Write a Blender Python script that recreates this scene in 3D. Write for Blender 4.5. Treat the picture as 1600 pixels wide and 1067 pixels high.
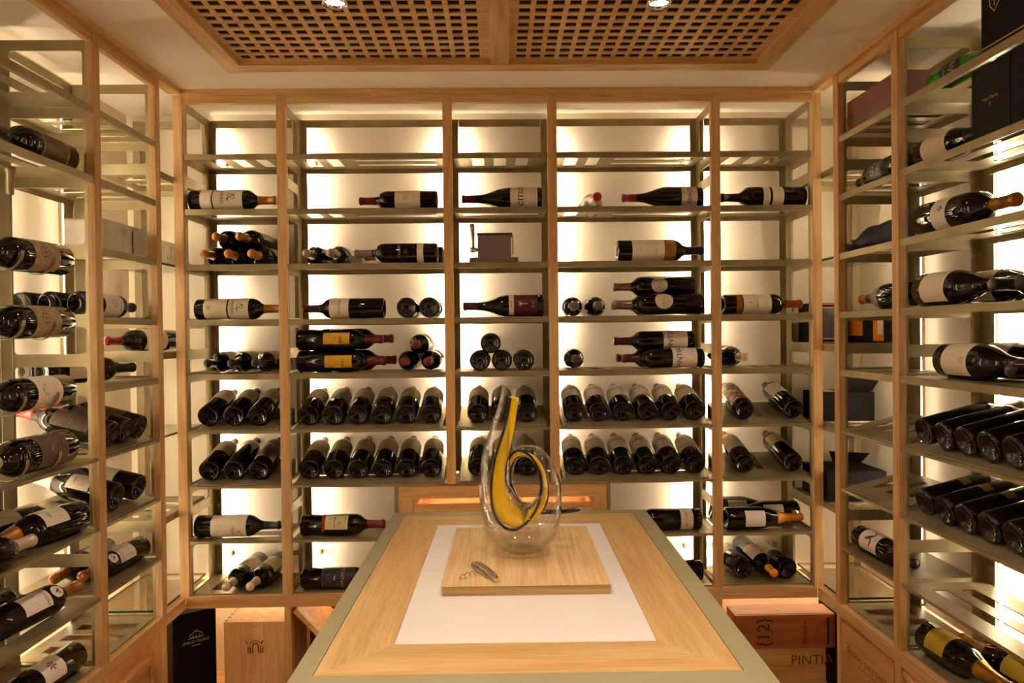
import bpy, bmesh, math, random
from mathutils import Vector, Matrix
random.seed(7)
for o in list(bpy.data.objects): bpy.data.objects.remove(o, do_unlink=True)
SC = bpy.context.scene
COL = SC.collection
R = math.radians

# ---------------------------------------------------------------- camera
cam_d = bpy.data.cameras.new('camera'); cam_d.sensor_width = 36.0; cam_d.lens = 1100.0 / 1600.0 * 36.0
cam_d.clip_start = 0.02
cam = bpy.data.objects.new('camera', cam_d); COL.objects.link(cam)
YAW, PITCH, ROLL = R(1.0792), R(0.5956), R(0.6248)
fwd = Vector((math.sin(YAW), math.cos(YAW), 0)); rgt = Vector((math.cos(YAW), -math.sin(YAW), 0)); up = Vector((0, 0, 1))
f2 = fwd * math.cos(PITCH) - up * math.sin(PITCH); u2 = up * math.cos(PITCH) + fwd * math.sin(PITCH)
r3 = rgt * math.cos(ROLL) - u2 * math.sin(ROLL); u3 = u2 * math.cos(ROLL) + rgt * math.sin(ROLL)
m = Matrix((r3, u3, -f2)).transposed().to_4x4(); m.translation = Vector((0, -2.558, 1.5))
cam.matrix_world = m
SC.camera = cam
# ---------------------------------------------------------------- colour management and world
SC.view_settings.view_transform = 'Standard'; SC.view_settings.look = 'None'
SC.view_settings.gamma = 1.0; SC.view_settings.use_curve_mapping = False
SC.view_settings.exposure = 0.5
W = bpy.data.worlds.new('world'); SC.world = W; W.use_nodes = True
W.node_tree.nodes['Background'].inputs[0].default_value = (1.0, 0.8, 0.6, 1)
W.node_tree.nodes['Background'].inputs[1].default_value = 0.02
LED_COL = (1.0, 0.82, 0.60); LED_STR = 138.0; NICHE_STR = 26.0
SPOT_COL = (1.0, 0.80, 0.63); SPOT_W = (7.4, 7.0, 7.4, 7.4, 56.0, 56.0)
SPOTS = [(-0.426, -0.667), (0.442, -0.66), (-0.426, -1.45), (0.442, -1.45), (-0.426, -2.3), (0.442, -2.3)]
for i, (sx, sy) in enumerate(SPOTS):
    ld = bpy.data.lights.new('downlight_beam', 'SPOT'); ld.energy = SPOT_W[i]; ld.color = SPOT_COL
    ld.spot_size = R(125); ld.spot_blend = 0.9; ld.shadow_soft_size = 0.025
    lo = bpy.data.objects.new('downlight_beam', ld); COL.objects.link(lo); lo.location = (sx, sy, 2.362)

# ---------------------------------------------------------------- materials
def lin(h):
    h = h.lstrip('#'); r = [int(h[i:i+2], 16) / 255 for i in (0, 2, 4)]
    return tuple((c / 12.92 if c <= 0.04045 else ((c + 0.055) / 1.055) ** 2.4) for c in r) + (1.0,)
MATS = {}
def base_mat(name):
    mt = bpy.data.materials.new(name); mt.use_nodes = True
    nt = mt.node_tree; return mt, nt, nt.nodes['Principled BSDF']
def flat(hexc, rough=0.5, metal=0.0, name=None, coat=0.0, vary=0.06, scale=30, spec=0.5):
    """a plain surface with a slight procedural mottling"""
    key = (hexc, rough, metal, coat)
    if key in MATS: return MATS[key]
    mt, nt, b = base_mat(name or 'surface_' + hexc.strip('#'))
    c = lin(hexc)
    n = nt.nodes.new('ShaderNodeTexNoise'); n.inputs['Scale'].default_value = scale; n.inputs['Detail'].default_value = 3
    tc = nt.nodes.new('ShaderNodeTexCoord'); nt.links.new(tc.outputs['Object'], n.inputs['Vector'])
    r = nt.nodes.new('ShaderNodeValToRGB')
    r.color_ramp.elements[0].position = 0.3; r.color_ramp.elements[1].position = 0.7
    r.color_ramp.elements[0].color = tuple(x * (1 - vary) for x in c[:3]) + (1,)
    r.color_ramp.elements[1].color = tuple(min(1, x * (1 + vary)) for x in c[:3]) + (1,)
    nt.links.new(n.outputs[0], r.inputs[0]); nt.links.new(r.outputs[0], b.inputs['Base Color'])
    b.inputs['Roughness'].default_value = rough; b.inputs['Metallic'].default_value = metal
    b.inputs['Specular IOR Level'].default_value = spec
    b.inputs['Coat Weight'].default_value = coat
    MATS[key] = mt; return mt
def wood(axis, light='#dcb47c', dark='#bf9254', key='oak', rough=0.45, stretch=14, figure=0.0):
    k = (key, axis)
    if k in MATS: return MATS[k]
    mt, nt, b = base_mat(key + '_' + axis)
    tc = nt.nodes.new('ShaderNodeTexCoord'); mp = nt.nodes.new('ShaderNodeMapping')
    nt.links.new(tc.outputs['Object'], mp.inputs['Vector'])
    s = [stretch, stretch, stretch]; s['xyz'.index(axis)] = 1.1
    mp.inputs['Scale'].default_value = s
    n1 = nt.nodes.new('ShaderNodeTexNoise'); n1.inputs['Scale'].default_value = 2.2; n1.inputs['Detail'].default_value = 5
    n1.inputs['Distortion'].default_value = 0.9
    nt.links.new(mp.outputs[0], n1.inputs['Vector'])
    mp2 = nt.nodes.new('ShaderNodeMapping'); s2 = [160, 160, 160]; s2['xyz'.index(axis)] = 5
    mp2.inputs['Scale'].default_value = s2; nt.links.new(tc.outputs['Object'], mp2.inputs['Vector'])
    n2 = nt.nodes.new('ShaderNodeTexNoise'); n2.inputs['Scale'].default_value = 1.5; n2.inputs['Detail'].default_value = 2
    nt.links.new(mp2.outputs[0], n2.inputs['Vector'])
    r = nt.nodes.new('ShaderNodeValToRGB'); r.color_ramp.elements[0].position = 0.32; r.color_ramp.elements[1].position = 0.66
    r.color_ramp.elements[0].color = lin(dark); r.color_ramp.elements[1].color = lin(light)
    nt.links.new(n1.outputs[0], r.inputs[0])
    mx = nt.nodes.new('ShaderNodeMix'); mx.data_type = 'RGBA'; mx.blend_type = 'MULTIPLY'; mx.inputs['Factor'].default_value = 0.35
    r2 = nt.nodes.new('ShaderNodeValToRGB'); r2.color_ramp.elements[0].position = 0.35; r2.color_ramp.elements[1].position = 0.55
    r2.color_ramp.elements[0].color = (0.62, 0.55, 0.45, 1); r2.color_ramp.elements[1].color = (1, 1, 1, 1)
    nt.links.new(n2.outputs[0], r2.inputs[0])
    nt.links.new(r.outputs[0], mx.inputs[6]); nt.links.new(r2.outputs[0], mx.inputs[7])
    nt.links.new(mx.outputs[2], b.inputs['Base Color'])
    b.inputs['Roughness'].default_value = rough
    bp = nt.nodes.new('ShaderNodeBump'); bp.inputs['Strength'].default_value = 0.08; bp.inputs['Distance'].default_value = 0.002
    nt.links.new(n2.outputs[0], bp.inputs['Height']); nt.links.new(bp.outputs[0], b.inputs['Normal'])
    MATS[k] = mt; return mt
def emis(name, col, st):
    mt = bpy.data.materials.new(name); mt.use_nodes = True; nt = mt.node_tree; nt.nodes.clear()
    e = nt.nodes.new('ShaderNodeEmission'); e.inputs[0].default_value = col + (1,); e.inputs[1].default_value = st
    o = nt.nodes.new('ShaderNodeOutputMaterial'); nt.links.new(e.outputs[0], o.inputs[0]); return mt
def thin_glass(name, tint, ior=1.45, rough=0.0, refl=1.0, edge=1.0):
    mt = bpy.data.materials.new(name); mt.use_nodes = True; nt = mt.node_tree; nt.nodes.clear()
    t = nt.nodes.new('ShaderNodeBsdfTransparent'); t.inputs[0].default_value = tint
    l2 = nt.nodes.new('ShaderNodeLayerWeight'); l2.inputs['Blend'].default_value = 0.5
    p2 = nt.nodes.new('ShaderNodeMath'); p2.operation = 'POWER'; p2.inputs[1].default_value = 4.0; nt.links.new(l2.outputs['Facing'], p2.inputs[0])
    tm = nt.nodes.new('ShaderNodeMix'); tm.data_type = 'RGBA'; tm.inputs[6].default_value = tint; tm.inputs[7].default_value = (tint[0] * edge, tint[1] * edge * .98, tint[2] * edge * .95, 1)
    nt.links.new(p2.outputs[0], tm.inputs[0]); nt.links.new(tm.outputs[2], t.inputs[0])
    g = nt.nodes.new('ShaderNodeBsdfGlossy'); g.inputs['Roughness'].default_value = rough; g.inputs[0].default_value = (refl, refl, refl, 1)
    lw = nt.nodes.new('ShaderNodeLayerWeight'); lw.inputs['Blend'].default_value = 0.5
    pw = nt.nodes.new('ShaderNodeMath'); pw.operation = 'POWER'; pw.inputs[1].default_value = 2.2; nt.links.new(lw.outputs['Facing'], pw.inputs[0])
    f = nt.nodes.new('ShaderNodeMath'); f.operation = 'MULTIPLY_ADD'; f.inputs[1].default_value = 0.85; f.inputs[2].default_value = (ior - 1) / 8
    nt.links.new(pw.outputs[0], f.inputs[0]); mx = nt.nodes.new('ShaderNodeMixShader'); o = nt.nodes.new('ShaderNodeOutputMaterial')
    nt.links.new(f.outputs[0], mx.inputs[0]); nt.links.new(t.outputs[0], mx.inputs[1]); nt.links.new(g.outputs[0], mx.inputs[2])
    nt.links.new(mx.outputs[0], o.inputs[0]); return mt
def bottle_glass(name, hexc, tr=0.0, rough=0.04):
    mt, nt, b = base_mat(name)
    b.inputs['Base Color'].default_value = lin(hexc); b.inputs['Roughness'].default_value = rough
    b.inputs['IOR'].default_value = 1.5; b.inputs['Transmission Weight'].default_value = tr
    n = nt.nodes.new('ShaderNodeTexNoise'); n.inputs['Scale'].default_value = 60
    bp = nt.nodes.new('ShaderNodeBump'); bp.inputs['Strength'].default_value = 0.02; bp.inputs['Distance'].default_value = 0.001
    nt.links.new(n.outputs[0], bp.inputs['Height']); nt.links.new(bp.outputs[0], b.inputs['Normal'])
    return mt
def steel():
    mt, nt, b = base_mat('champagne_bronze_steel')
    tc = nt.nodes.new('ShaderNodeTexCoord'); n = nt.nodes.new('ShaderNodeTexNoise'); n.inputs['Scale'].default_value = 9
    n.inputs['Detail'].default_value = 4; nt.links.new(tc.outputs['Object'], n.inputs['Vector'])
    r = nt.nodes.new('ShaderNodeValToRGB'); r.color_ramp.elements[0].color = lin('#8c7e5c'); r.color_ramp.elements[1].color = lin('#a09370')
    r.color_ramp.elements[0].position = .35; r.color_ramp.elements[1].position = .65
    nt.links.new(n.outputs[0], r.inputs[0]); nt.links.new(r.outputs[0], b.inputs['Base Color'])
    b.inputs['Metallic'].default_value = 0.45; b.inputs['Roughness'].default_value = 0.38
    return mt
OAKX, OAKY, OAKZ = wood('x'), wood('y'), wood('z')
TBX, TBY = (wood(a, '#cda972', '#bd965d', 'table_oak', 0.4) for a in 'xy')
BRD = wood('y', '#dec08c', '#caa56f', 'board_oak', 0.5, 30)
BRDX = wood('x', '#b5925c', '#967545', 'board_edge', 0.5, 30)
STEEL = steel()
WALL = flat('#ebe0ca', 0.85, name='cream_wall_panel', vary=0.02, scale=5)
CEIL = flat('#f0e8d8', 0.9, name='plaster', vary=0.02, scale=4)
FLOORM = wood('y', '#c9a878', '#ab8453', 'floor_oak', 0.4, 8)
DARK = flat('#050302', 0.95, name='dark_void')
FRONTM = wood('z', '#5a4028', '#3f2a15', 'dark_panelling', .5, 6)
LED = emis('led_strip_light', LED_COL, LED_STR); LEDS = emis('side_led_strip_light', LED_COL, LED_STR * .30); LEDL = emis('left_led_strip_light', LED_COL, LED_STR * .38); FILL_L = emis('added_left_fill_light', LED_COL, LED_STR * .05); FILL_R = emis('right_led_strip_light', LED_COL, LED_STR * .05)  # the last two serve added strips that brighten the side walls
NLED = emis('niche_led_light', (1.0, 0.66, 0.36), NICHE_STR)
LAMP = emis('downlight_lamp', (1.0, 0.86, 0.66), 30.0)
CHROME = flat('#d8d2c8', 0.12, 1.0, name='chrome')
DARKGL = bottle_glass('dark_bottle_glass', '#0b0706'); OLIVE = bottle_glass('olive_bottle_glass', '#2c2a0d')
GREENGL = bottle_glass('green_champagne_glass', '#3fae22', 0.3); SILVERGL = bottle_glass('silver_bottle', '#8e8a84', 0, 0.2)
CLEAR = thin_glass('clear_crystal', (0.97, 0.965, 0.95, 1), 1.28, edge=.12)
SHELFGL = thin_glass('shelf_glass', (0.93, 0.96, 0.93, 1), 1.4)
EDGEGL = flat('#1f4c3a', 0.1, name='green_glass_edge')
GL = {'dark': DARKGL, 'olive': OLIVE, 'green': GREENGL, 'silver': SILVERGL}

# ---------------------------------------------------------------- object helpers
def tag(o, label=None, cat=None, group=None, kind=None):
    if label: o['label'] = label
    if cat: o['category'] = cat
    if group: o['group'] = group
    if kind: o['kind'] = kind
    return o
def link(name, me, parent=None, mats=None):
    o = bpy.data.objects.new(name, me); COL.objects.link(o)
    if parent: o.parent = parent
    return o
def empty(name, loc=(0, 0, 0), rz=0.0, label=None, cat=None, group=None):
    o = bpy.data.objects.new(name, None); COL.objects.link(o); o.empty_display_size = 0.02
    o.location = loc; o.rotation_euler = (0, 0, rz); return tag(o, label, cat, group)
class MB:
    """collects shapes, then links them as one mesh object"""
    def __init__(s): s.bm = bmesh.new(); s.mats = []
    def mi(s, m):
        if m not in s.mats: s.mats.append(m)
        return s.mats.index(m)
    def box(s, x0, x1, y0, y1, z0, z1, m, bev=0.0, mt=None):
        i = s.mi(m); vs = [s.bm.verts.new(p) for p in ((x0, y0, z0), (x1, y0, z0), (x1, y1, z0), (x0, y1, z0), (x0, y0, z1), (x1, y0, z1), (x1, y1, z1), (x0, y1, z1))]
        fs = [s.bm.faces.new([vs[k] for k in q]) for q in ((3, 2, 1, 0), (4, 5, 6, 7), (0, 1, 5, 4), (1, 2, 6, 5), (2, 3, 7, 6), (3, 0, 4, 7))]
        for f in fs: f.material_index = i
        if bev:
            es = list({e for f in fs for e in f.edges})
            r = bmesh.ops.bevel(s.bm, geom=es, offset=bev, segments=2, affect='EDGES', profile=0.6)
            for f in r['faces']: f.material_index = i
            vs = list({v for f in fs if f.is_valid for v in f.verts} | {v for f in r['faces'] for v in f.verts})
        if mt is not None: bmesh.ops.transform(s.bm, matrix=mt, verts=vs)
        return s
    def poly(s, pts, m):
        f = s.bm.faces.new([s.bm.verts.new(p) for p in pts]); f.material_index = s.mi(m); return s
    def prism(s, pts, off, m):
        """pts: closed outline (3D), off: extrusion vector"""
        i = s.mi(m); o = Vector(off); a = [s.bm.verts.new(p) for p in pts]; b = [s.bm.verts.new(Vector(p) + o) for p in pts]
        n = len(pts); fs = [s.bm.faces.new(a[::-1]), s.bm.faces.new(b)]
        for k in range(n): fs.append(s.bm.faces.new([a[k], a[(k + 1) % n], b[(k + 1) % n], b[k]]))
        for f in fs: f.material_index = i
        return s
    def lathe(s, prof, m, seg=40, M=None):
        i = s.mi(m); rings = []; allv = []
        for (z, r) in prof:
            if r < 1e-6: v = s.bm.verts.new((0, 0, z)); rings.append([v]); allv.append(v)
            else:
                rg = [s.bm.verts.new((r * math.cos(2 * math.pi * k / seg), r * math.sin(2 * math.pi * k / seg), z)) for k in range(seg)]
                rings.append(rg); allv += rg
        for a, b in zip(rings, rings[1:]):
            for k in range(seg):
                k2 = (k + 1) % seg
                if len(a) == 1 and len(b) == 1: continue
                if len(a) == 1: f = s.bm.faces.new([a[0], b[k2], b[k]])
                elif len(b) == 1: f = s.bm.faces.new([a[k], a[k2], b[0]])
                else: f = s.bm.faces.new([a[k], a[k2], b[k2], b[k]])
                f.material_index = i; f.smooth = True
        if M is not None: bmesh.ops.transform(s.bm, matrix=M, verts=allv)
        return s
    def tube(s, path, m, seg=16, caps=True, flatten=None):
        """path: list of (Vector, ra, rb): swept ellipse; ra in the plane of the path, rb across it"""
        i = s.mi(m); rings = []; n = len(path)
        side = flatten or Vector((0, 1, 0))
        for k, (p, ra, rb) in enumerate(path):
            t = (path[min(k + 1, n - 1)][0] - path[max(k - 1, 0)][0]).normalized()
            b = (side - t * side.dot(t)).normalized(); a = t.cross(b).normalized()
            rings.append([s.bm.verts.new(p + a * ra * math.cos(2 * math.pi * j / seg) + b * rb * math.sin(2 * math.pi * j / seg)) for j in range(seg)])
        for a, b in zip(rings, rings[1:]):
            for j in range(seg):
                f = s.bm.faces.new([a[j], a[(j + 1) % seg], b[(j + 1) % seg], b[j]]); f.material_index = i; f.smooth = True
        if caps:
            for rg in (rings[0][::-1], rings[-1]):
                f = s.bm.faces.new(rg); f.material_index = i
        return s
    def build(s, name, parent=None, recalc=True):
        if recalc: bmesh.ops.recalc_face_normals(s.bm, faces=s.bm.faces)
        me = bpy.data.meshes.new(name); s.bm.to_mesh(me); s.bm.free()
        for m in s.mats: me.materials.append(m)
        return link(name, me, parent)
def grid_plate(mb, x0, x1, y0, y1, z0, z1, holes, m, mwall=None):
    xs = sorted({x0, x1} | {h[0] for h in holes} | {h[1] for h in holes}); ys = sorted({y0, y1} | {h[2] for h in holes} | {h[3] for h in holes})
    def solid(i, j):
        if i < 0 or j < 0 or i >= len(xs) - 1 or j >= len(ys) - 1: return False
        cx = (xs[i] + xs[i + 1]) / 2; cy = (ys[j] + ys[j + 1]) / 2
        return not any(h[0] < cx < h[1] and h[2] < cy < h[3] for h in holes)
    V = {}
    def v(i, j, z):
        k = (i, j, z)
        if k not in V: V[k] = mb.bm.verts.new((xs[i], ys[j], z))
        return V[k]
    mi = mb.mi(m)
    for i in range(len(xs) - 1):
        for j in range(len(ys) - 1):
            if not solid(i, j): continue
            q = [(i, j), (i + 1, j), (i + 1, j + 1), (i, j + 1)]
            mb.bm.faces.new([v(a, b, z1) for a, b in q]).material_index = mi
            mb.bm.faces.new([v(a, b, z0) for a, b in q[::-1]]).material_index = mi
            for (di, dj, e0, e1) in ((0, -1, q[0], q[1]), (1, 0, q[1], q[2]), (0, 1, q[2], q[3]), (-1, 0, q[3], q[0])):
                if not solid(i + di, j + dj):
                    mb.bm.faces.new([v(*e0, z0), v(*e1, z0), v(*e1, z1), v(*e0, z1)]).material_index = mi
def to_mesh(ob):
    COL.objects.link(ob); dg = bpy.context.evaluated_depsgraph_get(); dg.update()
    me = bpy.data.meshes.new_from_object(ob.evaluated_get(dg)); COL.objects.unlink(ob); return me
def rounded_frame(w0, w1, z0, z1, holes, thick):
    """flat sheet in local XY with round-cornered openings"""
    cu = bpy.data.curves.new('sheet', 'CURVE'); cu.dimensions = '2D'; cu.fill_mode = 'BOTH'; cu.extrude = thick / 2
    def spl(pts):
        sp = cu.splines.new('POLY'); sp.points.add(len(pts) - 1); sp.use_cyclic_u = True
        for k, p in enumerate(pts): sp.points[k].co = (p[0], p[1], 0, 1)
    spl([(w0, z0), (w1, z0), (w1, z1), (w0, z1)])
    for (a, b, c, d) in holes:
        r = 0.009; pts = []
        for (cx, cy, st) in ((b - r, d - r, 0), (a + r, d - r, 90), (a + r, c + r, 180), (b - r, c + r, 270)):
            for k in range(4): t = R(st + 30 * k); pts.append((cx + r * math.cos(t), cy + r * math.sin(t)))
        spl(pts)
    return to_mesh(bpy.data.objects.new('sheet', cu))
TXT = {}
def text_geo(s, size=1.0, extr=0.0):
    """vertices and faces of a flat text centred on the origin"""
    if s not in TXT:
        cu = bpy.data.curves.new('text', 'FONT'); cu.body = s; cu.align_x = 'CENTER'; cu.align_y = 'CENTER'; cu.size = 1.0; cu.resolution_u = 3
        me = to_mesh(bpy.data.objects.new('text', cu)); TXT[s] = ([tuple(v.co) for v in me.vertices], [tuple(p.vertices) for p in me.polygons])
        bpy.data.meshes.remove(me)
    return TXT[s]
def stroke(pts, w):
    """a flat ribbon along 2D points -> quads"""
    vs = []; fs = []
    for k, p in enumerate(pts):
        a = pts[max(k - 1, 0)]; b = pts[min(k + 1, len(pts) - 1)]; dx, dy = b[0] - a[0], b[1] - a[1]; l = math.hypot(dx, dy) or 1
        nx, ny = -dy / l * w / 2, dx / l * w / 2; vs += [(p[0] + nx, p[1] + ny), (p[0] - nx, p[1] - ny)]
    for k in range(len(pts) - 1): fs.append((2 * k, 2 * k + 1, 2 * k + 3, 2 * k + 2))
    return vs, fs
def marks(name, s):
    """simple line emblems, unit size"""
    P = []
    if name == 'swirl': P = [([(math.cos(t / 6) * (0.15 + t * 0.018), math.sin(t / 6) * (0.5 - t * .005)) for t in range(0, 34)], .07), ([(-.4, .5), (-.1, 0), (.25, -.5), (.4, -.45)], .09)]
    if name == 'tree': P = [([(0, -.9), (0, .1)], .08), ([(0, .1), (-.25, .5)], .07), ([(0, .1), (.25, .5)], .07), ([(0, .1), (0, .55)], .07), ([(0, 0), (-.45, .3)], .06), ([(0, 0), (.45, .3)], .06), ([(-.25, .5), (-.45, .6)], .05), ([(.25, .5), (.45, .6)], .05)]
    if name == 'fork': P = [([(-.4, .5), (0, 0), (.4, .5)], .14), ([(0, 0), (0, -.5)], .14)]
    if name == 'diamond': P = [([(0, .5), (.4, 0), (0, -.5), (-.4, 0), (0, .5)], .16), ([(-.15, 0), (.15, 0)], .2)]
    if name == 'flower':
        P = [([(.16 * math.cos(t / 2), .16 * math.sin(t / 2)) for t in range(13)], .1)]
        for k in range(6):
            a = k * math.pi / 3; P.append(([(.25 * math.cos(a), .25 * math.sin(a)), (.5 * math.cos(a + .3), .5 * math.sin(a + .3))], .15))
    if name == 'bird': P = [([(-.8, .1), (-.4, .4), (0, .1), (.35, .35), (.8, .2)], .22), ([(0, .1), (.05, -.35), (.3, -.5)], .3), ([(-.3, .25), (-.1, -.1)], .25)]
    if name == 'house': P = [([(-.6, -.3), (-.6, .05), (-.2, .3), (.2, .3), (.6, .05), (.6, -.3), (-.6, -.3)], .07), ([(-.2, .3), (0, .5), (.2, .3)], .07), ([(-.3, -.3), (-.3, 0)], .06), ([(.3, -.3), (.3, 0)], .06), ([(0, -.3), (0, 0)], .06), ([(-.9, -.35), (.9, -.35)], .05)]
    if name == 'crest': P = [([(0, .5), (.35, .35), (.3, -.15), (0, -.5), (-.3, -.15), (-.35, .35), (0, .5)], .07), ([(-.2, .1), (.2, .1)], .06), ([(0, .3), (0, -.25)], .06)]
    if name == 'signature': P = [([(-1, -.1), (-.8, .4), (-.65, -.3), (-.5, .25), (-.4, -.1), (-.2, .15), (-.1, -.1), (.1, .15), (.15, -.12), (.4, .12), (.5, -.05), (1, .05)], .06)]
    if name == 'text_lines': P = [([(-.5, .3 - k * .15), (.5 - .17 * (k % 3), .3 - k * .15)], .035) for k in range(5)]
    if name == 'short_line': P = [([(-.5, 0), (.5, 0)], .08)]
    if name == 'scrawl': P = [([(-.9, -.3), (-.9, .4), (-.6, .35), (-.5, 0), (-.6, -.3), (-.9, -.3)], .09), ([(-.2, -.3), (0, .45), (.2, -.3)], .09), ([(.45, .4), (.6, -.3), (.85, .4)], .09)]
    if name == 'arch':
        P = [([(.28 * math.cos(t), .05 + .3 * math.sin(t)) for t in [math.pi * k / 10 for k in range(11)]], .12), ([(.28, .05), (.28, -.6)], .1), ([(-.28, .05), (-.28, -.6)], .1),
             ([(.5, -.6), (.5, .05), (.75, .05), (.75, -.6), (.4, -.6)], .1), ([(-.5, -.6), (-.5, .05), (-.75, .05), (-.75, -.6), (-.4, -.6)], .1), ([(-.6, .35), (0, .65), (.6, .35)], .09), ([(-.8, .3), (-.95, .6)], .1), ([(.6, .3), (.75, .65)], .14),
             ([(-.75, -.2), (-.5, -.2)], .08), ([(.5, -.2), (.75, -.2)], .08), ([(-.75, -.4), (-.5, -.4)], .08), ([(.5, -.4), (.75, -.4)], .08)]
    out = []
    for pts, w in P:
        vs, fs = stroke([(a * s, b * s) for a, b in pts], w * s); out.append((vs, fs))
    return out
def letter_mesh(items, wrap, name, dense=True):
    """items: ('t', text, size, u, v, mat, rot) or ('m', mark, size, u, v, mat, rot); wrap maps (u, v) to 3D"""
    bm = bmesh.new(); mats = []
    for kind, s, size, u, v, mt, rot in items:
        if mt not in mats: mats.append(mt)
        i = mats.index(mt); c, sn = math.cos(rot), math.sin(rot)
        geos = [([(a * size, b * size) for a, b, _ in text_geo(s)[0]], text_geo(s)[1])] if kind == 't' else marks(s, size)
        for vs, fs in geos:
            nv = [bm.verts.new(wrap(u + a * c - b * sn, v + a * sn + b * c)) for a, b in vs]
            for f in fs:
                try: ff = bm.faces.new([nv[k] for k in f]); ff.material_index = i
                except ValueError: pass
    me = bpy.data.meshes.new(name); bm.to_mesh(me); bm.free()
    for mm in mats: me.materials.append(mm)
    return me
def panel_text(items, origin, ux, vy, parent, name='lettering'):
    o = Vector(origin); ux = Vector(ux).normalized(); vy = Vector(vy).normalized()
    me = letter_mesh(items, lambda a, b: o + ux * a + vy * b, name); return link(name, me, parent)

# ================================================================ the room
def struct(name, mb, **k): o = mb.build(name); tag(o, kind='structure'); return o
XL, XR = -1.141, 1.162            # front planes of the side racks
WXL, WXR, WYB, WYF = -1.475, 1.468, 0.285, -3.9
CZ = 2.389
b = MB(); b.box(WXL - .1, WXR + .1, WYF, WYB + .1, -.05, 0, FLOORM); struct('floor', b)
b = MB(); b.box(WXL - .1, WXR + .1, WYB, WYB + .1, 0, 2.6, WALL); struct('wall_back', b)
b = MB(); b.box(WXL - .1, WXL, WYF, WYB, 0, 2.6, WALL); struct('wall_left', b)
b = MB(); b.box(WXR, WXR + .1, WYF, WYB, 0, 2.6, WALL); struct('wall_right', b)
b = MB(); b.box(WXL - .1, WXR + .1, WYF - .1, WYF, 0, 2.6, FRONTM); struct('wall_front', b)
GX0, GX1, GY0, GY1 = -0.892, 0.917, -1.62, -0.19
b = MB(); grid_plate(b, WXL, WXR, WYF, WYB, CZ, CZ + .02, [(GX0 + .02, GX1 - .02, GY0 + .02, GY1 - .02)], CEIL); struct('ceiling', b)
# ceiling grille: a framed pair of pierced oak panels, each a thing of its own
g = empty('ceiling_grille', (0, 0, 0), 0, 'framed oak ceiling grille with two pierced panels above the table', 'ceiling grille')
b = MB(); fw = .058; z0, z1 = CZ - .008, CZ + .03
def mitre(p, q, ip, iq, m): b.prism([(p[0], p[1], z0), (q[0], q[1], z0), (iq[0], iq[1], z0), (ip[0], ip[1], z0)], (0, 0, z1 - z0), m)
o4 = [(GX0, GY0), (GX1, GY0), (GX1, GY1), (GX0, GY1)]; i4 = [(GX0 + fw, GY0 + fw), (GX1 - fw, GY0 + fw), (GX1 - fw, GY1 - fw), (GX0 + fw, GY1 - fw)]
for k in range(4): mitre(o4[k], o4[(k + 1) % 4], i4[k], i4[(k + 1) % 4], (OAKX, OAKY)[k % 2])
b.build('grille_frame', g)
b = MB(); b.box(-.018, .043, GY0 + fw, GY1 - fw, z0 + .002, z1, OAKY); b.build('centre_board', g)
for (xa, xb, hx0) in ((GX0 + fw, -.018, -.801), (.043, GX1 - fw, .082)):
    b = MB(); holes = []
    for i in range(17):
        cx = hx0 + .0459 * i
        for j in range(28):
            cy = -.276 - .0458 * j
            if any((cx - sx) ** 2 + (cy - sy) ** 2 < .038 ** 2 for sx, sy in SPOTS): continue
            if cy > GY0 + fw + .03: holes.append((cx - .0155, cx + .0155, cy - .014, cy + .014))
    grid_plate(b, xa, xb, GY0 + fw, GY1 - fw, CZ + .008, CZ + .012, holes, OAKX); b.build('pierced_panel', g)
b = MB(); b.box(GX0 + .03, GX1 - .03, GY0 + .03, GY1 - .03, CZ + .0135, CZ + .04, DARK)  # black slab paints the dark of the unlit space above the panels
for (xa, xb, ya, yb) in ((GX0 + .02, GX0 + .03, GY0 + .02, GY1 - .02), (GX1 - .03, GX1 - .02, GY0 + .02, GY1 - .02), (GX0 + .03, GX1 - .03, GY0 + .02, GY0 + .03), (GX0 + .03, GX1 - .03, GY1 - .03, GY1 - .02)):
    b.box(xa, xb, ya, yb, CZ + .0305, CZ + .04, DARK)
b.build('void_shade_box', g)
names = ['left round ceiling downlight at the far end of the grille', 'right round ceiling downlight at the far end of the grille', 'left ceiling downlight in the middle of the grille', 'right ceiling downlight in the middle of the grille', 'left ceiling downlight behind the camera', 'right ceiling downlight behind the camera']
for i, (sx, sy) in enumerate(SPOTS):
    zz = CZ - .0004 if sy < GY0 else CZ + .0076
    d = empty('ceiling_downlight', (sx, sy, zz), 0, names[i], 'downlight', 'ceiling downlights')
    b = MB(); b.lathe([(0, .024), (-.002, .024), (-.012, .026), (-.017, .031), (-.015, .034), (0, .034)], CHROME, 32); b.build('trim_ring', d)
    b = MB(); b.lathe([(-.006, 0), (-.006, .023), (-.002, .024), (-.002, 0)], LAMP, 24); b.build('lamp', d)

# ================================================================ racks
S = [None, 2.1599, 1.9621, 1.763, 1.5634, 1.3664, 1.1601, .9612, .762, .5649]
PX = [-1.1453, -.7762, -.1785, .2021, .798, 1.1698]
PW = .034; PD = .022; BEAMT = .5605; BEAMB = .5193; HB = 2.342; YR = .242
MIDZ = [2.08, 1.45, .875]
def frame_mesh(depth, zlo=.545, thick=.005, front=PD, rear_st=.034):
    rungs = sorted([z for z in S[1:9] if z > zlo] + MIDZ, reverse=True)
    rungs = [z for z in rungs if z > zlo + .06]
    holes = []; top = 2.322
    for z in rungs:
        holes.append((front + .016, depth - rear_st, z + .003 + .004, top)); top = z - .030
    holes.append((front + .016, depth - rear_st, zlo + .02, top))
    return rounded_frame(front, depth, zlo, 2.352, [h for h in holes if h[3] - h[2] > .03], thick)
FR_BACK = frame_mesh(YR + .001, zlo=.545, rear_st=.05); FR_SHORT = frame_mesh(YR + .001, zlo=.958, rear_st=.05)
FR_SIDE = frame_mesh(.270)
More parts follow.
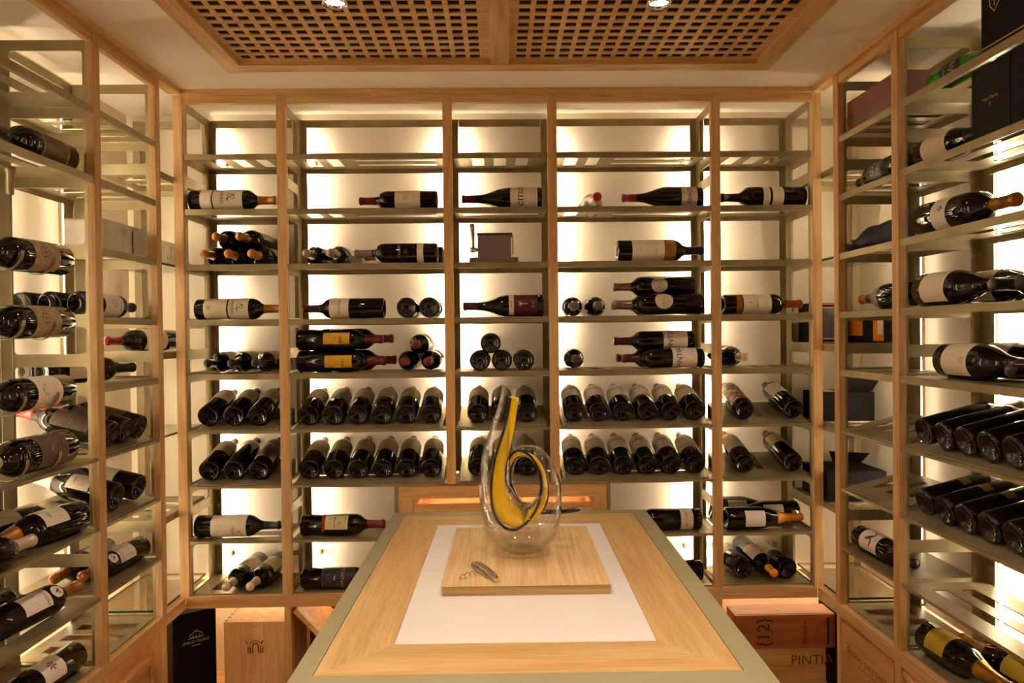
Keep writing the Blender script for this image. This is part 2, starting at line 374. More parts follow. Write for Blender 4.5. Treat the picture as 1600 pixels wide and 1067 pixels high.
for fm in (FR_BACK, FR_SHORT, FR_SIDE): fm.materials.clear(); fm.materials.append(STEEL)

def led(name, parent, x0, x1, y0, y1, z0, z1, m=None):
    b = MB(); b.box(x0, x1, y0, y1, z0, z1, m or LED); return b.build(name, parent)

# ---- back rack
rk = empty('wine_rack', (0, 0, 0), 0, 'wide oak and bronze steel wine rack across the back wall, lit from behind', 'wine rack', 'built-in wine racks')
b = MB(); b.box(XL - .0, XR + .0, -.012, .03, 2.370, CZ, OAKX, .001); b.build('cornice', rk)
for i in range(5):
    b = MB(); b.box(PX[i] + PW / 2, PX[i + 1] - PW / 2, .003, .022, HB, 2.370, OAKX, .0008); b.build('header_rail', rk)
for i, x in enumerate(PX):
    zl = .957 if i in (2, 3) else BEAMT - .0005
    b = MB(); b.box(x - PW / 2, x + PW / 2, 0, PD, zl, 2.370, OAKZ, .0012); b.build('post', rk)
    fo = link('side_frame', FR_SHORT if i in (2, 3) else FR_BACK, rk)
    # sheet local X -> world +Y (depth), local Y -> world Z
    sx = x + (.014 if i == 0 else -.014 if i == 5 else 0)
    fo.matrix_world = Matrix(((0, 0, 1, sx), (1, 0, 0, 0), (0, 1, 0, 0), (0, 0, 0, 1)))
    b = MB(); zb = zl if i in (2, 3) else .545
    b.box(sx - .027, sx + .027, YR + .001, YR + .005, zb, 2.352, STEEL); b.box(sx - .002, sx + .002, YR + .005, WYB - .0005, zb, 2.352, STEEL); b.build('rear_post_and_baffle', rk)  # post flat, plus a web added behind it to block strip light
    for side in {0: [1], 1: [1], 2: [1, -1], 3: [1], 4: [1, -1], 5: []}[i]:
        xx = sx + side * .0205; led('led_strip', rk, xx - .004, xx + .004, YR + .0052, YR + .008, zb + .02, 2.30)
    for side in (-1, 1):
        for zz in (.635, 2.19):
            if (i == 0 and side < 0) or (i == 5 and side > 0) or zz < zb: continue
            b = MB(); b.box(sx + side * .048 - .010, sx + side * .048 + .010, WYB - .02, WYB - .0005, zz - .010, zz + .010, STEEL, .002); b.build('wall_bracket', rk)
for i in range(5):
    b = MB(); b.box(PX[i] + .0295, PX[i + 1] - .0295, YR - .006, YR, 2.322, 2.350, STEEL); b.build('rear_rail', rk)
b = MB()
b.box(XL, XR, 0, .03, BEAMB, BEAMT, OAKX, .0012); b.build('beam', rk)
b = MB(); b.box(XL + .0, XR - .0, .03, WYB - .03, BEAMB + .012, BEAMB + .024, OAKX); b.build('plinth_top', rk)
led('niche_led_strip', rk, XL - .2, XR + .2, .225, .233, BEAMB + .003, BEAMB + .009, NLED)
# plinth below the rack
for x in (PX[1], PX[4]):
    b = MB(); b.box(x - .012, x + .012, 0, .24, .16, BEAMB - .0005, OAKZ, .001); b.build('plinth_post', rk)
b = MB(); b.box(XL - .3, XR + .28, .0, WYB - .002, .12, .1595, OAKX); b.build('plinth_floor', rk)
def xbin(parent, x0, x1, z0, z1, depth, place):
    """two crossing diagonal boards in a square bay; place maps (along, depth, z)"""
    t = .009
    for s in (0, 1):
        a, c = ((x0, z1), (x1, z0)) if s == 0 else ((x0, z0), (x1, z1))
        dx, dz = c[0] - a[0], c[1] - a[1]; l = math.hypot(dx, dz); nx, nz = -dz / l * t, dx / l * t
        segs = [(0, 1)] if s == 0 else [(0, .485), (.515, 1)]
        for (u, v) in segs:
            p = (a[0] + dx * u, a[1] + dz * u); q = (a[0] + dx * v, a[1] + dz * v)
            bb = MB(); pts = [place(p[0] + nx, 0.004, p[1] + nz), place(q[0] + nx, 0.004, q[1] + nz), place(q[0] - nx, 0.004, q[1] - nz), place(p[0] - nx, 0.004, p[1] - nz)]
            off = Vector(place(0, depth, 0)) - Vector(place(0, 0, 0)); bb.prism(pts, off, OAKX); bb.build('diagonal_board', parent)
xbin(rk, PX[1] + .024, -.44, .175, BEAMB - .014, .215, lambda a, d, z: (a, d, z))
xbin(rk, .46, PX[4] - .024, .175, BEAMB - .014, .215, lambda a, d, z: (a, d, z))
for xx in (-.41, .43):
    b = MB(); b.box(xx - .01, xx + .01, .002, .24, .16, BEAMB - .0005, OAKZ); b.build('plinth_divider', rk)
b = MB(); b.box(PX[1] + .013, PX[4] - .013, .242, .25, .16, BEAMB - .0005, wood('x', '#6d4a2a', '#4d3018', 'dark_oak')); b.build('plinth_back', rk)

# ---- shelves: pierced steel trays with a turned-down lip
def shelf_obj(x0, x1, y0, y1, z, holes, lab, cat='shelf', group=None, lip=.021, place=None):
    b = MB(); t = .003
    grid_plate(b, x0, x1, y0, y1, z - t, z, holes, STEEL)
    b.box(x0, x1, y0, y0 + .003, z - lip, z - t - .0002, STEEL); b.box(x0, x1, y1 - .003, y1, z - lip, z - t - .0002, STEEL)
    if place: bmesh.ops.transform(b.bm, matrix=place, verts=b.bm.verts)
    o = b.build('metal_shelf'); return tag(o, lab, 'shelf', group)
def slots(x0, x1, pat, y0=.035, y1=.205):
    w = x1 - x0; out = []
    if pat == 'P':
        if w < .45:
            for k in range(3): c = x0 + w / 2 + (k - 1) * .083 ; out.append((c - .0235, c + .0235, y0, y1))
        else:
            out += [(x0 + .037, x0 + .088, y0, y1), (x0 + .123, x0 + .170, y0, y1)]
            for (a, c) in ((.040, .062), (.092, .124), (.158, .196)): out.append((x0 + .225, x1 - .035, a, c))
    if pat == 'H':
        if w < .45:
            for (a, c) in ((.050, .085), (.125, .175)): out.append((x0 + .03, x1 - .03, a, c))
    return out
BAYN = ['far-left narrow bay', 'wide left bay', 'centre bay', 'wide right bay', 'far-right narrow bay']
ORD = ['', 'topmost', 'second-highest', 'third-highest', 'fourth-highest', 'fifth', 'sixth', 'seventh', 'eighth', 'lowest']
for i in range(5):
    for s in range(1, 10):
        x0, x1 = PX[i] + PW / 2 - .001, PX[i + 1] - PW / 2 + .001
        if i == 2 and s >= 8: continue
        if i == 1 and s >= 8: x1 = -.386
        if i == 3 and s >= 8: x0 = .404
        if i == 0: x0 += .0035
        if i == 4: x1 -= .0035
        x0 += .0013; x1 -= .0013
        pat = 'P' if i in (1, 3) else ('H' if s == 2 or s in (4, 8) else 'P')
        if i in (1, 3) and s >= 8: pat = ''
        hol = slots(x0, x1, pat)
        pass
        z = S[s]
        if s == 9: hol = [(x0 + .05, x0 + .10, .06, .2)] if i == 0 else []
        shelf_obj(x0, x1, .0225 if s == 9 else .003, YR - .007, z, hol, '%s bronze steel shelf of the %s in the back rack' % (ORD[s], BAYN[i]), group='back rack shelves', lip=.021 if s < 6 else .010 if s < 9 else .004)
# steel risers of the drawer cabinet
dc = empty('drawer_cabinet', (0, 0, 0), 0, 'oak cabinet in the middle of the back rack with a pull-out tray', 'cabinet')
b = MB(); b.box(-.371, .388, .0, .02, .905, .950, OAKX, .001)
b.box(-.371, -.318, .0, .02, .562, .905, OAKZ); b.box(.338, .388, 0, .02, .562, .905, OAKZ)
b.box(-.371, .388, .02, YR, .940, .950, OAKX); b.box(-.371, -.36, .02, YR, .562, .940, OAKY); b.box(.377, .388, .02, YR, .562, .940, OAKY); b.box(-.318, .338, .15, .16, .562, .940, OAKX); b.build('carcass', dc)
ORG = wood('x', '#e8b678', '#cf9450', 'warm_oak', .4)
b = MB(); b.box(-.309, .334, -.03, .13, .848, .856, ORG); b.box(-.309, .334, -.03, -.02, .856, .893, ORG, .001); b.box(-.309, -.299, -.02, .13, .856, .893, ORG); b.box(.324, .334, -.02, .13, .856, .893, ORG); b.build('pull_out_tray', dc)
led('led_strip', dc, -.28, .30, .1, .104, .9, .902, emis('tray_led_light', (1.0, .66, .38), 45.0))
b = MB(); b.box(-.318, .338, .002, .02, .562, .838, OAKX, .001); b.build('drawer_front', dc)
for xx, nm in ((-.3785, 'left'), (.396, 'right')):
    b = MB(); b.box(xx - .006, xx + .006, .002, YR - .01, .562, .9505, STEEL); tag(b.build('steel_divider'), 'upright bronze steel divider on the %s of the oak drawer cabinet' % nm, 'divider', 'drawer cabinet dividers')

# ---- inclined bottle ramps
def ramp(x0, x1, z, lab, place=None, inner=.236, notches=0):
    b = MB(); t = .003; ya, yb = .012, .225; za, zb = z + .004, z + .004 + (yb - ya) * .255
    n = max(1, notches); xs = x0
    hol = []
    if notches:
        pitch = (x1 - x0) / notches
        for k in range(notches - 1):
            c = x0 + pitch * (k + 1); hol.append((c - .016, c + .016, ya + .06, yb - .03))
    grid_plate(b, x0, x1, ya, yb, -t, 0, hol, STEEL)
    for v in b.bm.verts: v.co.z += za + (v.co.y - ya) * .255
    b.box(x0, x1, yb - .003, yb, z + .0004, zb - .0045, STEEL)
    b.box(x0, x1, ya, ya + .003, z + .0004, za - t + .0002, STEEL)
    if place: bmesh.ops.transform(b.bm, matrix=place, verts=b.bm.verts)
    return tag(b.build('display_ramp'), lab, 'display ramp', 'inclined bottle ramps')
for s in (6, 7):
    for i in range(5):
        x0, x1 = PX[i] + PW / 2 + .012, PX[i + 1] - PW / 2 - .012
        if i == 0: x0 += .015
        ramp(x0, x1, S[s], 'sloping bronze bottle ramp on the %s shelf of the %s' % (ORD[s], BAYN[i]), notches={0: 3, 1: 6, 2: 3, 3: 6, 4: 2}[i])

# ---- side racks.  local frame: x' along the rack (towards the camera), y' depth into the rack
SY = [-.158, -.517, -1.137]
def side_rack(left):
    X = XL if left else XR; sg = -1 if left else 1; D = .282 if left else .256
    nm = 'left' if left else 'right'
    def P(a, d, z): return (X + sg * d, a, z)          # a is world y
    r = empty('wine_rack', (0, 0, 0), 0, 'oak and bronze steel wine rack along the %s wall' % nm, 'wine rack', 'built-in wine racks')
    def bx(mb, a0, a1, d0, d1, z0, z1, m, bev=0):
        xa, xb = sorted((X + sg * d0, X + sg * d1)); mb.box(xa, xb, min(a0, a1), max(a0, a1), z0, z1, m, bev)
    b = MB(); bx(b, -1.30, -.0125, -.012, .03, 2.370, CZ, OAKY, .001); b.build('cornice', r)
    b = MB(); bx(b, -1.30, -.001, 0, .03, BEAMB, BEAMT, OAKY, .001); b.build('beam', r)
    b = MB(); bx(b, -1.30, .245, .03, D + .02, BEAMB + .012, BEAMB + .024, OAKY); b.build('plinth_top', r)
    b = MB(); bx(b, -1.30, -.002, 0, D, .12, .1595, OAKY); b.build('plinth_floor', r)
    for k, y in enumerate(SY):
        b = MB(); bx(b, y - PW / 2, y + PW / 2, 0, PD, BEAMT - .0005, 2.370, OAKZ, .0012); b.build('post', r)
        fo = link('side_frame', FR_SIDE, r)
        sc = D / .270
        fo.matrix_world = Matrix(((sg * sc, 0, 0, X + sg * PD * (1 - sc)), (0, 0, 1, y), (0, 1, 0, 0), (0, 0, 0, 1)))
        b = MB(); bx(b, y - .052, y + .003, D + .0005, D + .0045, .545, 2.352, STEEL); bx(b, y - .002, y + .002, D + .0045, abs((WXL if left else WXR) - X) - .0005, .545, 2.352, STEEL); b.build('rear_post_and_baffle', r)  # the web to the wall is added to keep strip light on one side
        xx = sorted((X + sg * (D + .008), X + sg * (D + .014)))
        ly = y + .030 if (left or k == 0) else y - .060
        led('led_strip', r, xx[0], xx[1], ly - .004, ly + .004, .57, 2.30, LEDL if left else LEDS)
        if left or k == 0: led('led_strip', r, xx[0], xx[1], y - .044, y - .036, .57, 2.30, FILL_L if left else FILL_R)  # added weak strip, stands in for glow leaking round the post
        b = MB(); bx(b, y - .011, y + .011, 0, D, .16, BEAMB - .0005, OAKZ, .001); b.build('plinth_post', r)
        b = MB(); bx(b, y - .09, y - .07, D + .01, D + .025, 2.105, 2.125, STEEL, .002); b.build('wall_bracket', r)
    for (a0, a1) in ((SY[1] + PW / 2, SY[0] - PW / 2), (SY[2] + PW / 2, SY[1] - PW / 2)):
        b = MB(); bx(b, a0, a1, .003, .022, HB, 2.370, OAKY, .0008); b.build('header_rail', r)
        b = MB(); bx(b, a0 - .012, a1 - .038, D - .006, D, 2.322, 2.350, STEEL); b.build('rear_rail', r)
    b = MB(); bx(b, -.16, .235, D + .0005, D + .0045, .545, 2.352, STEEL) if False else None
    led('niche_led_strip', r, *sorted((X + sg * (D - .03), X + sg * (D - .022))), -1.28, .20, BEAMB + .003, BEAMB + .009, NLED)
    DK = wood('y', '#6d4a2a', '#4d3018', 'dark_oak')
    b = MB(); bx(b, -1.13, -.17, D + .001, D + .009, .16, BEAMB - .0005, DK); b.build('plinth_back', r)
    xbin(r, SY[2] + .024, SY[1] - .024, .175, BEAMB - .014, D - .03, lambda a, d, z: P(a, d, z))
    # shelves
    for bi, (a0, a1) in enumerate(((SY[1] + PW / 2, SY[0] - PW / 2), (SY[2] + PW / 2, SY[1] - PW / 2))):
        bn = ('narrow bay by the corner', 'wide bay nearest the camera')[bi]
        for s in range(1, 10):
            if left and bi == 1 and s in (3, 4, 5): continue
            # local x axis -> world y, local y axis -> depth
            M = Matrix(((0, sg, 0, X), (1, 0, 0, 0), (0, 0, 1, 0), (0, 0, 0, 1)))
            w = a1 - a0; hol = []
            if bi == 0 and s in (1, 2, 3, 5, 6, 7, 9):
                for k in range(3): c = a0 + w / 2 + (k - 1) * .083; hol.append((c - .0235, c + .0235, .05, D - .05))
            if bi == 1 and s in (1, 2, 3):
                for (p, q) in ((.05, .08), (.12, .155), (.19, .22)): hol.append((a0 + .05, a1 - .12, p, q))
            if bi == 1 and s in (8, 4):
                for (p, q) in ((.06, .10), (.14, .18)): hol.append((a0 + .05, a1 - .06, p, q))
            if bi == 1 and s == 9 and left: hol = [(a1 - .30, a1 - .25, .06, .2)]
            if s == 9 and bi == 1 and not left: hol = []
            shelf_obj(a0 + .0004, a1 - .0004, .0225 if s == 9 else .003, D - .007, S[s], hol, '%s bronze steel shelf of the %s rack, %s' % (ORD[s], nm, bn), group='%s rack shelves' % nm, lip=.021 if s < 6 else .010 if s < 9 else .004, place=M)
    return r, P, D
LR, LP, LD = side_rack(True)
RR, RP, RD = side_rack(False)
for left in (True, False):
    X = XL if left else XR; sg = -1 if left else 1; nm = 'left' if left else 'right'
    M = Matrix(((sg, 0, 0, X), (0, 1, 0, 0), (0, 0, 1, 0), (0, 0, 0, 1)))
    D = .27
    # rear corner upright and top rail behind the corner
    b = MB(); xa, xb = sorted((X + sg * .262, X + sg * .29)); b.box(xa, xb, .246, .25, .545, 2.352, STEEL); 
    tag(b.build('corner_upright'), 'slim bronze steel upright in the rear %s corner' % nm, 'upright', 'corner uprights')
    b = MB(); xa, xb = sorted((X + sg * .03, X + sg * .262)); b.box(xa, xb, .246, .25, 2.322, 2.350, STEEL)
    tag(b.build('corner_rail'), 'bronze steel top rail across the rear %s corner' % nm, 'rail', 'corner rails')
    for z, kind in ((2.08, 's'), (1.763, 'g'), (1.45, 's'), (1.16, 'g' if left else 's'), (.875, 's'), (.5695, 'g')):
        b = MB(); wd = {2.08: 'topmost', 1.763: 'second', 1.45: 'third', 1.16: 'fourth', .875: 'fifth', .5695: 'lowest'}[z]
        x0, x1, y0, y1 = .0268, .262, -.138, .238
        if kind == 'g':
            grid_plate(b, x0, x1, y0, y1, z - .008, z, [], SHELFGL)
            for f in b.bm.faces:
                if abs(f.normal.z) < .5: f.material_index = b.mi(EDGEGL)
            b.bm.normal_update()
            e = b.mi(EDGEGL)
            for f in b.bm.faces:
                f.normal_update(); f.material_index = e if abs(f.normal.z) < .5 else 0
        else:
            grid_plate(b, x0, x1, y0, y1, z - .003, z, [(.06, .22, -.09, -.045), (.06, .22, .0, .045), (.06, .22, .09, .135)], STEEL)
            b.box(x0, x1, y0, y0 + .003, z - .024, z - .0032, STEEL); b.box(x0, x0 + .003, y0 + .003, y1, z - .024, z - .0032, STEEL); b.box(x0 + .003, x1, y1 - .003, y1, z - .024, z - .0032, STEEL)
        bmesh.ops.transform(b.bm, matrix=M, verts=b.bm.verts)
        nmk = 'glass_shelf' if kind == 'g' else 'corner_shelf'
        tag(b.build(nmk), '%s corner shelf of the %s corner, %s' % (wd, nm, 'clear glass with a green edge' if kind == 'g' else 'slotted bronze steel'), 'shelf', '%s corner shelves' % nm)
    # base niche side
for s in (6, 7):
    M = Matrix(((0, 1, 0, XR), (1, 0, 0, 0), (0, 0, 1, 0), (0, 0, 0, 1)))
    ramp(SY[2] + .03, SY[1] - .03, S[s], 'sloping bronze bottle ramp on the %s shelf of the right rack nearest the camera' % ORD[s], place=M, notches=6)
    M = Matrix(((0, 1, 0, XR), (1, 0, 0, 0), (0, 0, 1, 0), (0, 0, 0, 1)))
    ramp(SY[1] + .03, SY[0] - .03, S[s], 'empty sloping bronze ramp on the %s shelf of the right rack by the corner' % ORD[s], place=M, notches=4)
    M = Matrix(((0, -1, 0, XL), (1, 0, 0, 0), (0, 0, 1, 0), (0, 0, 0, 1)))
    ramp(SY[1] + .03, SY[0] - .03, S[s], 'sloping bronze ramp on the %s shelf of the left rack by the corner' % ORD[s], place=M, notches=4)

# ================================================================ the table
tb = empty('tasting_table', (.05, -.93, 0), R(-.75), 'oak topped tasting table with a white inlay and a bronze steel rim', 'table')
def ring(mb, xo, xi, yo, yi, xi2, yi2, z0, z1, mx, my):
    """mitred frame: outer (xo0,xo1,yo0,yo1) inner"""
    O = [(xo[0], yo[0]), (xo[1], yo[0]), (xo[1], yo[1]), (xo[0], yo[1])]; I = [(xi[0], yi[0]), (xi[1], yi[0]), (xi[1], yi[1]), (xi[0], yi[1])]
    for k in range(4):
        p, q, iq, ip = O[k], O[(k + 1) % 4], I[(k + 1) % 4], I[k]
        mb.prism([(p[0], p[1], z0), (q[0], q[1], z0), (iq[0], iq[1], z0), (ip[0], ip[1], z0)], (0, 0, z1 - z0), (mx, my)[k % 2])
ox, oy = (-.386, .392), (-.545, .555); ix, iy = (-.352, .349), (-.492, .517); wx, wy = (-.238, .232), (-.378, .407)
b = MB(); ring(b, ox, ix, oy, iy, 0, 0, .905, .95, flat('#a8a07c', .42, .35, 'table_rim_steel', vary=.03), flat('#a8a07c', .42, .35)); b.build('steel_rim', tb)
b = MB(); ring(b, (ix[0] + .0012, ix[1] - .0012), wx, (iy[0] + .0012, iy[1] - .0012), wy, 0, 0, .905, .9495, TBX, TBY); b.build('oak_border', tb)
b = MB(); b.box(wx[0] + .0008, wx[1] - .0008, wy[0] + .0008, wy[1] - .0008, .905, .9493, flat('#dfd8d0', .35, name='white_laminate', vary=.01)); b.build('white_inlay', tb)
b = MB(); b.box(ox[0] + .04, ox[1] - .04, oy[0] + .04, oy[1] - .04, .08, .9045, OAKZ); b.box(ox[0] + .07, ox[1] - .07, oy[0] + .07, oy[1] - .07, 0, .08, DARK); b.build('cabinet_base', tb)
# serving board
sb = empty('serving_board', (.0545, -.852, .9495), R(-.45), 'thick square oak board lying on the white table inlay', 'board')
b = MB(); w, l, t = .357, .455, .02
b.box(-w / 2, w / 2, -l / 2, l / 2, .0, t, BRD, .0008)
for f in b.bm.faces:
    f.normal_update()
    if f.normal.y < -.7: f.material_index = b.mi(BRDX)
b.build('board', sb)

# ================================================================ decanter
dec = empty('wine_decanter', (.045, -.86, .9696), 0, 'clear glass decanter curled like a snake with a yellow and black ribbon inside', 'decanter')
def dp(u, v, y=0.0): return Vector(((u - 812) / 655, y, (866 - v) / 655))
def smooth_path(pts, n=8):
    out = []
    for k in range(len(pts) - 1):
        p0 = pts[max(k - 1, 0)]; p1 = pts[k]; p2 = pts[k + 1]; p3 = pts[min(k + 2, len(pts) - 1)]
        for j in range(n):
            t = j / n
            out.append(tuple(.5 * ((2 * p1[i]) + (-p0[i] + p2[i]) * t + (2 * p0[i] - 5 * p1[i] + 4 * p2[i] - p3[i]) * t * t + (-p0[i] + 3 * p1[i] - 3 * p2[i] + p3[i]) * t ** 3) for i in range(len(p1))))
    out.append(pts[-1]); return out
# u, v, half width, half depth (px), y offset (m)
body = [(799, 604, 13.5, 13.5, 0), (797, 618, 12.5, 12.5, 0), (791, 645, 14, 14, 0), (784, 675, 18, 19, 0), (778, 705, 22, 25, 0), (775, 735, 25, 33, 0), (775, 762, 27, 42, 0), (782, 790, 32, 50, 0),
        (793, 812, 39, 56, 0), (813, 827, 39, 58, 0), (837, 820, 37, 54, 0), (852, 803, 28, 45, 0), (861, 780, 20, 36, 0), (862, 757, 16, 28, 0), (857, 735, 14, 22, 0.002), (847, 716, 13, 16, .004), (832, 706, 10.5, 12, .006), (816, 705, 9, 9, .008), (804, 714, 8, 7.5, .012), (798, 732, 7, 6, .016), (797, 752, 6, 5.5, .022), (803, 774, 5.5, 5, .03), (815, 790, 5, 4.5, .035)]
sp = smooth_path(body, 6)
b = MB(); path = [(dp(u, v, y), w / 655, d / 655) for (u, v, w, d, y) in sp]
b.tube(path, CLEAR, 40, caps=False)
for v in b.bm.verts:
    if v.co.z < .0095: v.co.z = .0008 + max(0, v.co.z + .03) * .22
body_o = b.build('glass_body', dec)
b = MB(); b.tube([(p, max(a - .0022, .001), max(c - .0022, .001)) for p, a, c in path], CLEAR, 40, caps=False)
for v in b.bm.verts:
    if v.co.z < .0120: v.co.z = .0038 + max(0, v.co.z + .03) * .19
b.build('inner_glass_wall', dec)
# rim lip
b = MB(); c = dp(799, 602.5); tdir = (dp(799, 604) - dp(797, 618)).normalized()
q = Vector((0, 0, 1)).rotation_difference(tdir); b.lathe([(0, .0206), (.0014, .0216), (.0026, .0206), (.0014, .0196), (0, .0206)], CLEAR, 40, Matrix.Translation(c) @ q.to_matrix().to_4x4()); b.build('rim', dec)
YEL = flat('#ffd000', .25, name='yellow_glass', coat=.6, vary=.02); BLK = flat('#0c0806', .12, name='black_glass', coat=.6)
rib = [(806, 617, 6.5), (802, 640, 7), (797, 665, 8), (790, 690, 9.5), (784, 715, 11), (781, 740, 12), (781, 765, 13), (786, 786, 14), (796, 801, 15), (808, 808, 14), (821, 808, 11), (834, 801, 8.5), (844, 789, 7), (850, 773, 5.5), (852, 757, 5), (849, 740, 4.5), (843, 725, 4), (834, 713, 3.5), (823, 707, 3), (811, 708, 3), (801, 717, 3), (796, 730, 3), (795, 745, 2.6), (798, 760, 2)]
b = MB(); b.tube([(dp(u, v, y), w * 1.08 / 655, .0055 * min(1, w / 8)) for (u, v, w, y) in smooth_path([(a, c2, w, -.012 if k < 18 else -.006) for k, (a, c2, w) in enumerate(rib)], 6)], YEL, 20); b.build('yellow_ribbon', dec)
def black(pts, hw, y0, name='black_edge'):
    b = MB(); b.tube([(dp(u, v, y), hw / 655, .0035) for (u, v, y) in smooth_path([(a, c2, y0) for a, c2 in pts], 6)], BLK, 12); b.build(name, dec)
black([(799.5, 618), (794, 650), (787, 675), (779, 698), (772.5, 722), (768.5, 750), (768, 775), (771.5, 797), (780, 814), (793, 824), (807, 825), (820, 817), (832, 804), (841, 788), (846, 768), (846.5, 750), (843, 733), (835, 717), (825, 706), (812, 701), (801, 707), (794.5, 719), (792, 735), (793, 752), (798, 768)], 2.3, -.0165)
black([(813, 711), (804.5, 716), (799, 731), (798, 750), (803, 768), (811, 782), (820, 792), (828, 797)], 2.4, -.004)
black([(841, 718), (852, 737), (858, 760), (856, 782), (848, 798), (838, 806)], 1.3, -.010)
b = MB(); tl = smooth_path([(826, 800, .03), (845, 804, .02), (865, 803, .012), (880, 802, .006), (896, 799, 0), (909, 796, -.004)], 5)
b.tube([(dp(u, v, y), 3.6 / 655, 3.6 / 655) for (u, v, y) in tl], BLK, 16); b.build('black_tail', dec)
b = MB(); b.lathe([(-.006, 0), (-.005, .006), (0, .0078), (.005, .0072), (.008, .0045), (.009, 0)], CLEAR, 20, Matrix.Translation(dp(911.5, 795.5, -.005)) @ Matrix.Rotation(R(80), 4, 'Y')); b.build('glass_nub', dec)

# corkscrew
ck = empty('corkscrew', (-.05, -.98, .9697), 0, 'small chrome corkscrew lying on the oak board', 'corkscrew')
def cv(x, y, z): return Vector((x + .05, y + .98, z - .9697))
b = MB(); bod = smooth_path([(-.062, -.956, .978, .0045, .0065), (-.052, -.972, .981, .0062, .0075), (-.040, -.995, .982, .0062, .008), (-.027, -1.022, .981, .0058, .0085), (-.016, -1.045, .979, .005, .0085), (-.011, -1.062, .9765, .004, .006)], 5)
b.tube([(cv(x, y, z), a, c2) for (x, y, z, a, c2) in bod], CHROME, 16, flatten=Vector((1, .5, 0)).normalized()); b.build('handle', ck)
b = MB(); bod = smooth_path([(-.066, -.962, .9765, .004, .003), (-.055, -.985, .976, .003, .004), (-.040, -1.012, .9745, .003, .004), (-.030, -1.035, .974, .003, .004)], 5)
b.tube([(cv(x, y, z), a, c2) for (x, y, z, a, c2) in bod], CHROME, 12, flatten=Vector((1, .5, 0)).normalized()); b.build('lever', ck)
b = MB(); pts = []; p0 = cv(-.046, -1.000, .9775); p1 = cv(-.091, -1.045, .9758); dr = (p1 - p0).normalized(); aa = dr.cross(Vector((0, 0, 1))).normalized(); bb_ = dr.cross(aa)
for k in range(91):
    t = k / 90; th = t * 4.5 * 2 * math.pi; rr = .0045 * min(1, (1 - t) * 6 + .15)
    pts.append((p0.lerp(p1, t) + aa * rr * math.cos(th) + bb_ * rr * math.sin(th), .0014, .0014))
b.tube(pts, CHROME, 8, flatten=Vector((0, .2, 1)).normalized()); b.build('worm', ck)
b = MB(); b.lathe([(-.009, 0), (-.009, .0026), (.009, .0026), (.009, 0)], CHROME, 14, Matrix.Translation(cv(-.061, -.960, .979)) @ Matrix.Rotation(R(90), 4, 'Y')); b.build('hinge_pin', ck)

# ================================================================ bottles
PROF = {
 'bordeaux': (.30, .0375, [(.016, 0), (.012, .4), (.004, .72), (.0, .84), (.0006, .92), (.006, 1), (.19, 1), (.2, .975), (.209, .90), (.217, .76), (.224, .58), (.231, .45), (.24, .39), (.262, .37), (.286, .365), (.2865, .41), (.2965, .41), (.298, .36), (.298, 0)], .236),
 'burgundy': (.298, .041, [(.018, 0), (.013, .4), (.004, .72), (.0, .84), (.0006, .92), (.006, 1), (.125, 1), (.142, .97), (.16, .87), (.178, .72), (.195, .57), (.212, .45), (.23, .385), (.25, .35), (.285, .335), (.2855, .38), (.294, .38), (.296, .33), (.296, 0)], .245),
 'stout': (.298, .0392, [(.016, 0), (.012, .4), (.004, .72), (.0, .84), (.0006, .92), (.006, 1), (.175, 1), (.19, .96), (.203, .84), (.213, .66), (.222, .5), (.232, .4), (.245, .36), (.285, .335), (.2855, .38), (.294, .38), (.296, .33), (.296, 0)], .240),
 'champagne': (.315, .044, [(.022, 0), (.015, .4), (.004, .72), (.0, .84), (.0006, .92), (.006, 1), (.13, 1), (.15, .965), (.17, .86), (.19, .72), (.21, .57), (.235, .42), (.26, .345), (.298, .32), (.30, .37), (.306, .37), (.312, .3), (.314, 0)], .205),
 'magnum': (.35, .050, [(.022, 0), (.015, .4), (.004, .72), (.0, .84), (.0006, .92), (.008, 1), (.2, 1), (.218, .96), (.232, .85), (.244, .68), (.255, .5), (.266, .38), (.28, .33), (.333, .31), (.334, .36), (.345, .36), (.348, .3), (.348, 0)], .272),
 'magburg': (.35, .052, [(.022, 0), (.015, .4), (.004, .72), (.0, .84), (.0006, .92), (.008, 1), (.14, 1), (.163, .965), (.186, .86), (.208, .7), (.228, .54), (.25, .41), (.275, .34), (.333, .29), (.334, .34), (.345, .34), (.348, .29), (.348, 0)], .285),
}
PAPER = flat('#e6d9c2', .7, name='paper_cream', vary=.03, scale=60); PAPER2 = flat('#d2c3ab', .7, name='paper_grey', vary=.03, scale=60)
PAPERW = flat('#efe6d8', .7, name='paper_white', vary=.02, scale=60); PAPERY = flat('#d9cf96', .65, name='paper_yellow', vary=.04, scale=60)
GOLDP = flat('#d9a51e', .5, name='paper_gold', vary=.05, scale=80); OCHRE = flat('#8d7c4f', .6, name='paper_olive', vary=.10, scale=50)
INK = flat('#1d1512', .6, name='ink_black'); BROWNI = flat('#8a6a48', .6, name='ink_brown'); REDI = flat('#a3372a', .6, name='ink_red'); GREYI = flat('#9a8b76', .6, name='ink_grey')
WHITEI = flat('#e6ded0', .6, name='ink_white'); GOLDI = flat('#caa14a', .35, .5, name='ink_gold'); BLACKP = flat('#17120f', .45, name='paper_black'); MAROON = flat('#4a1018', .5, name='paper_maroon')
REDB = flat('#8c2318', .5, name='paper_red'); GOLDB = flat('#a87732', .3, .7, name='band_gold'); BROWNP = flat('#5b4636', .6, name='paper_engraving', vary=.35, scale=90); TANP = flat('#a08a66', .6, name='paper_tan', vary=.25, scale=70)
LEAFP = flat('#9c6228', .6, name='paper_leaves', vary=.5, scale=120)
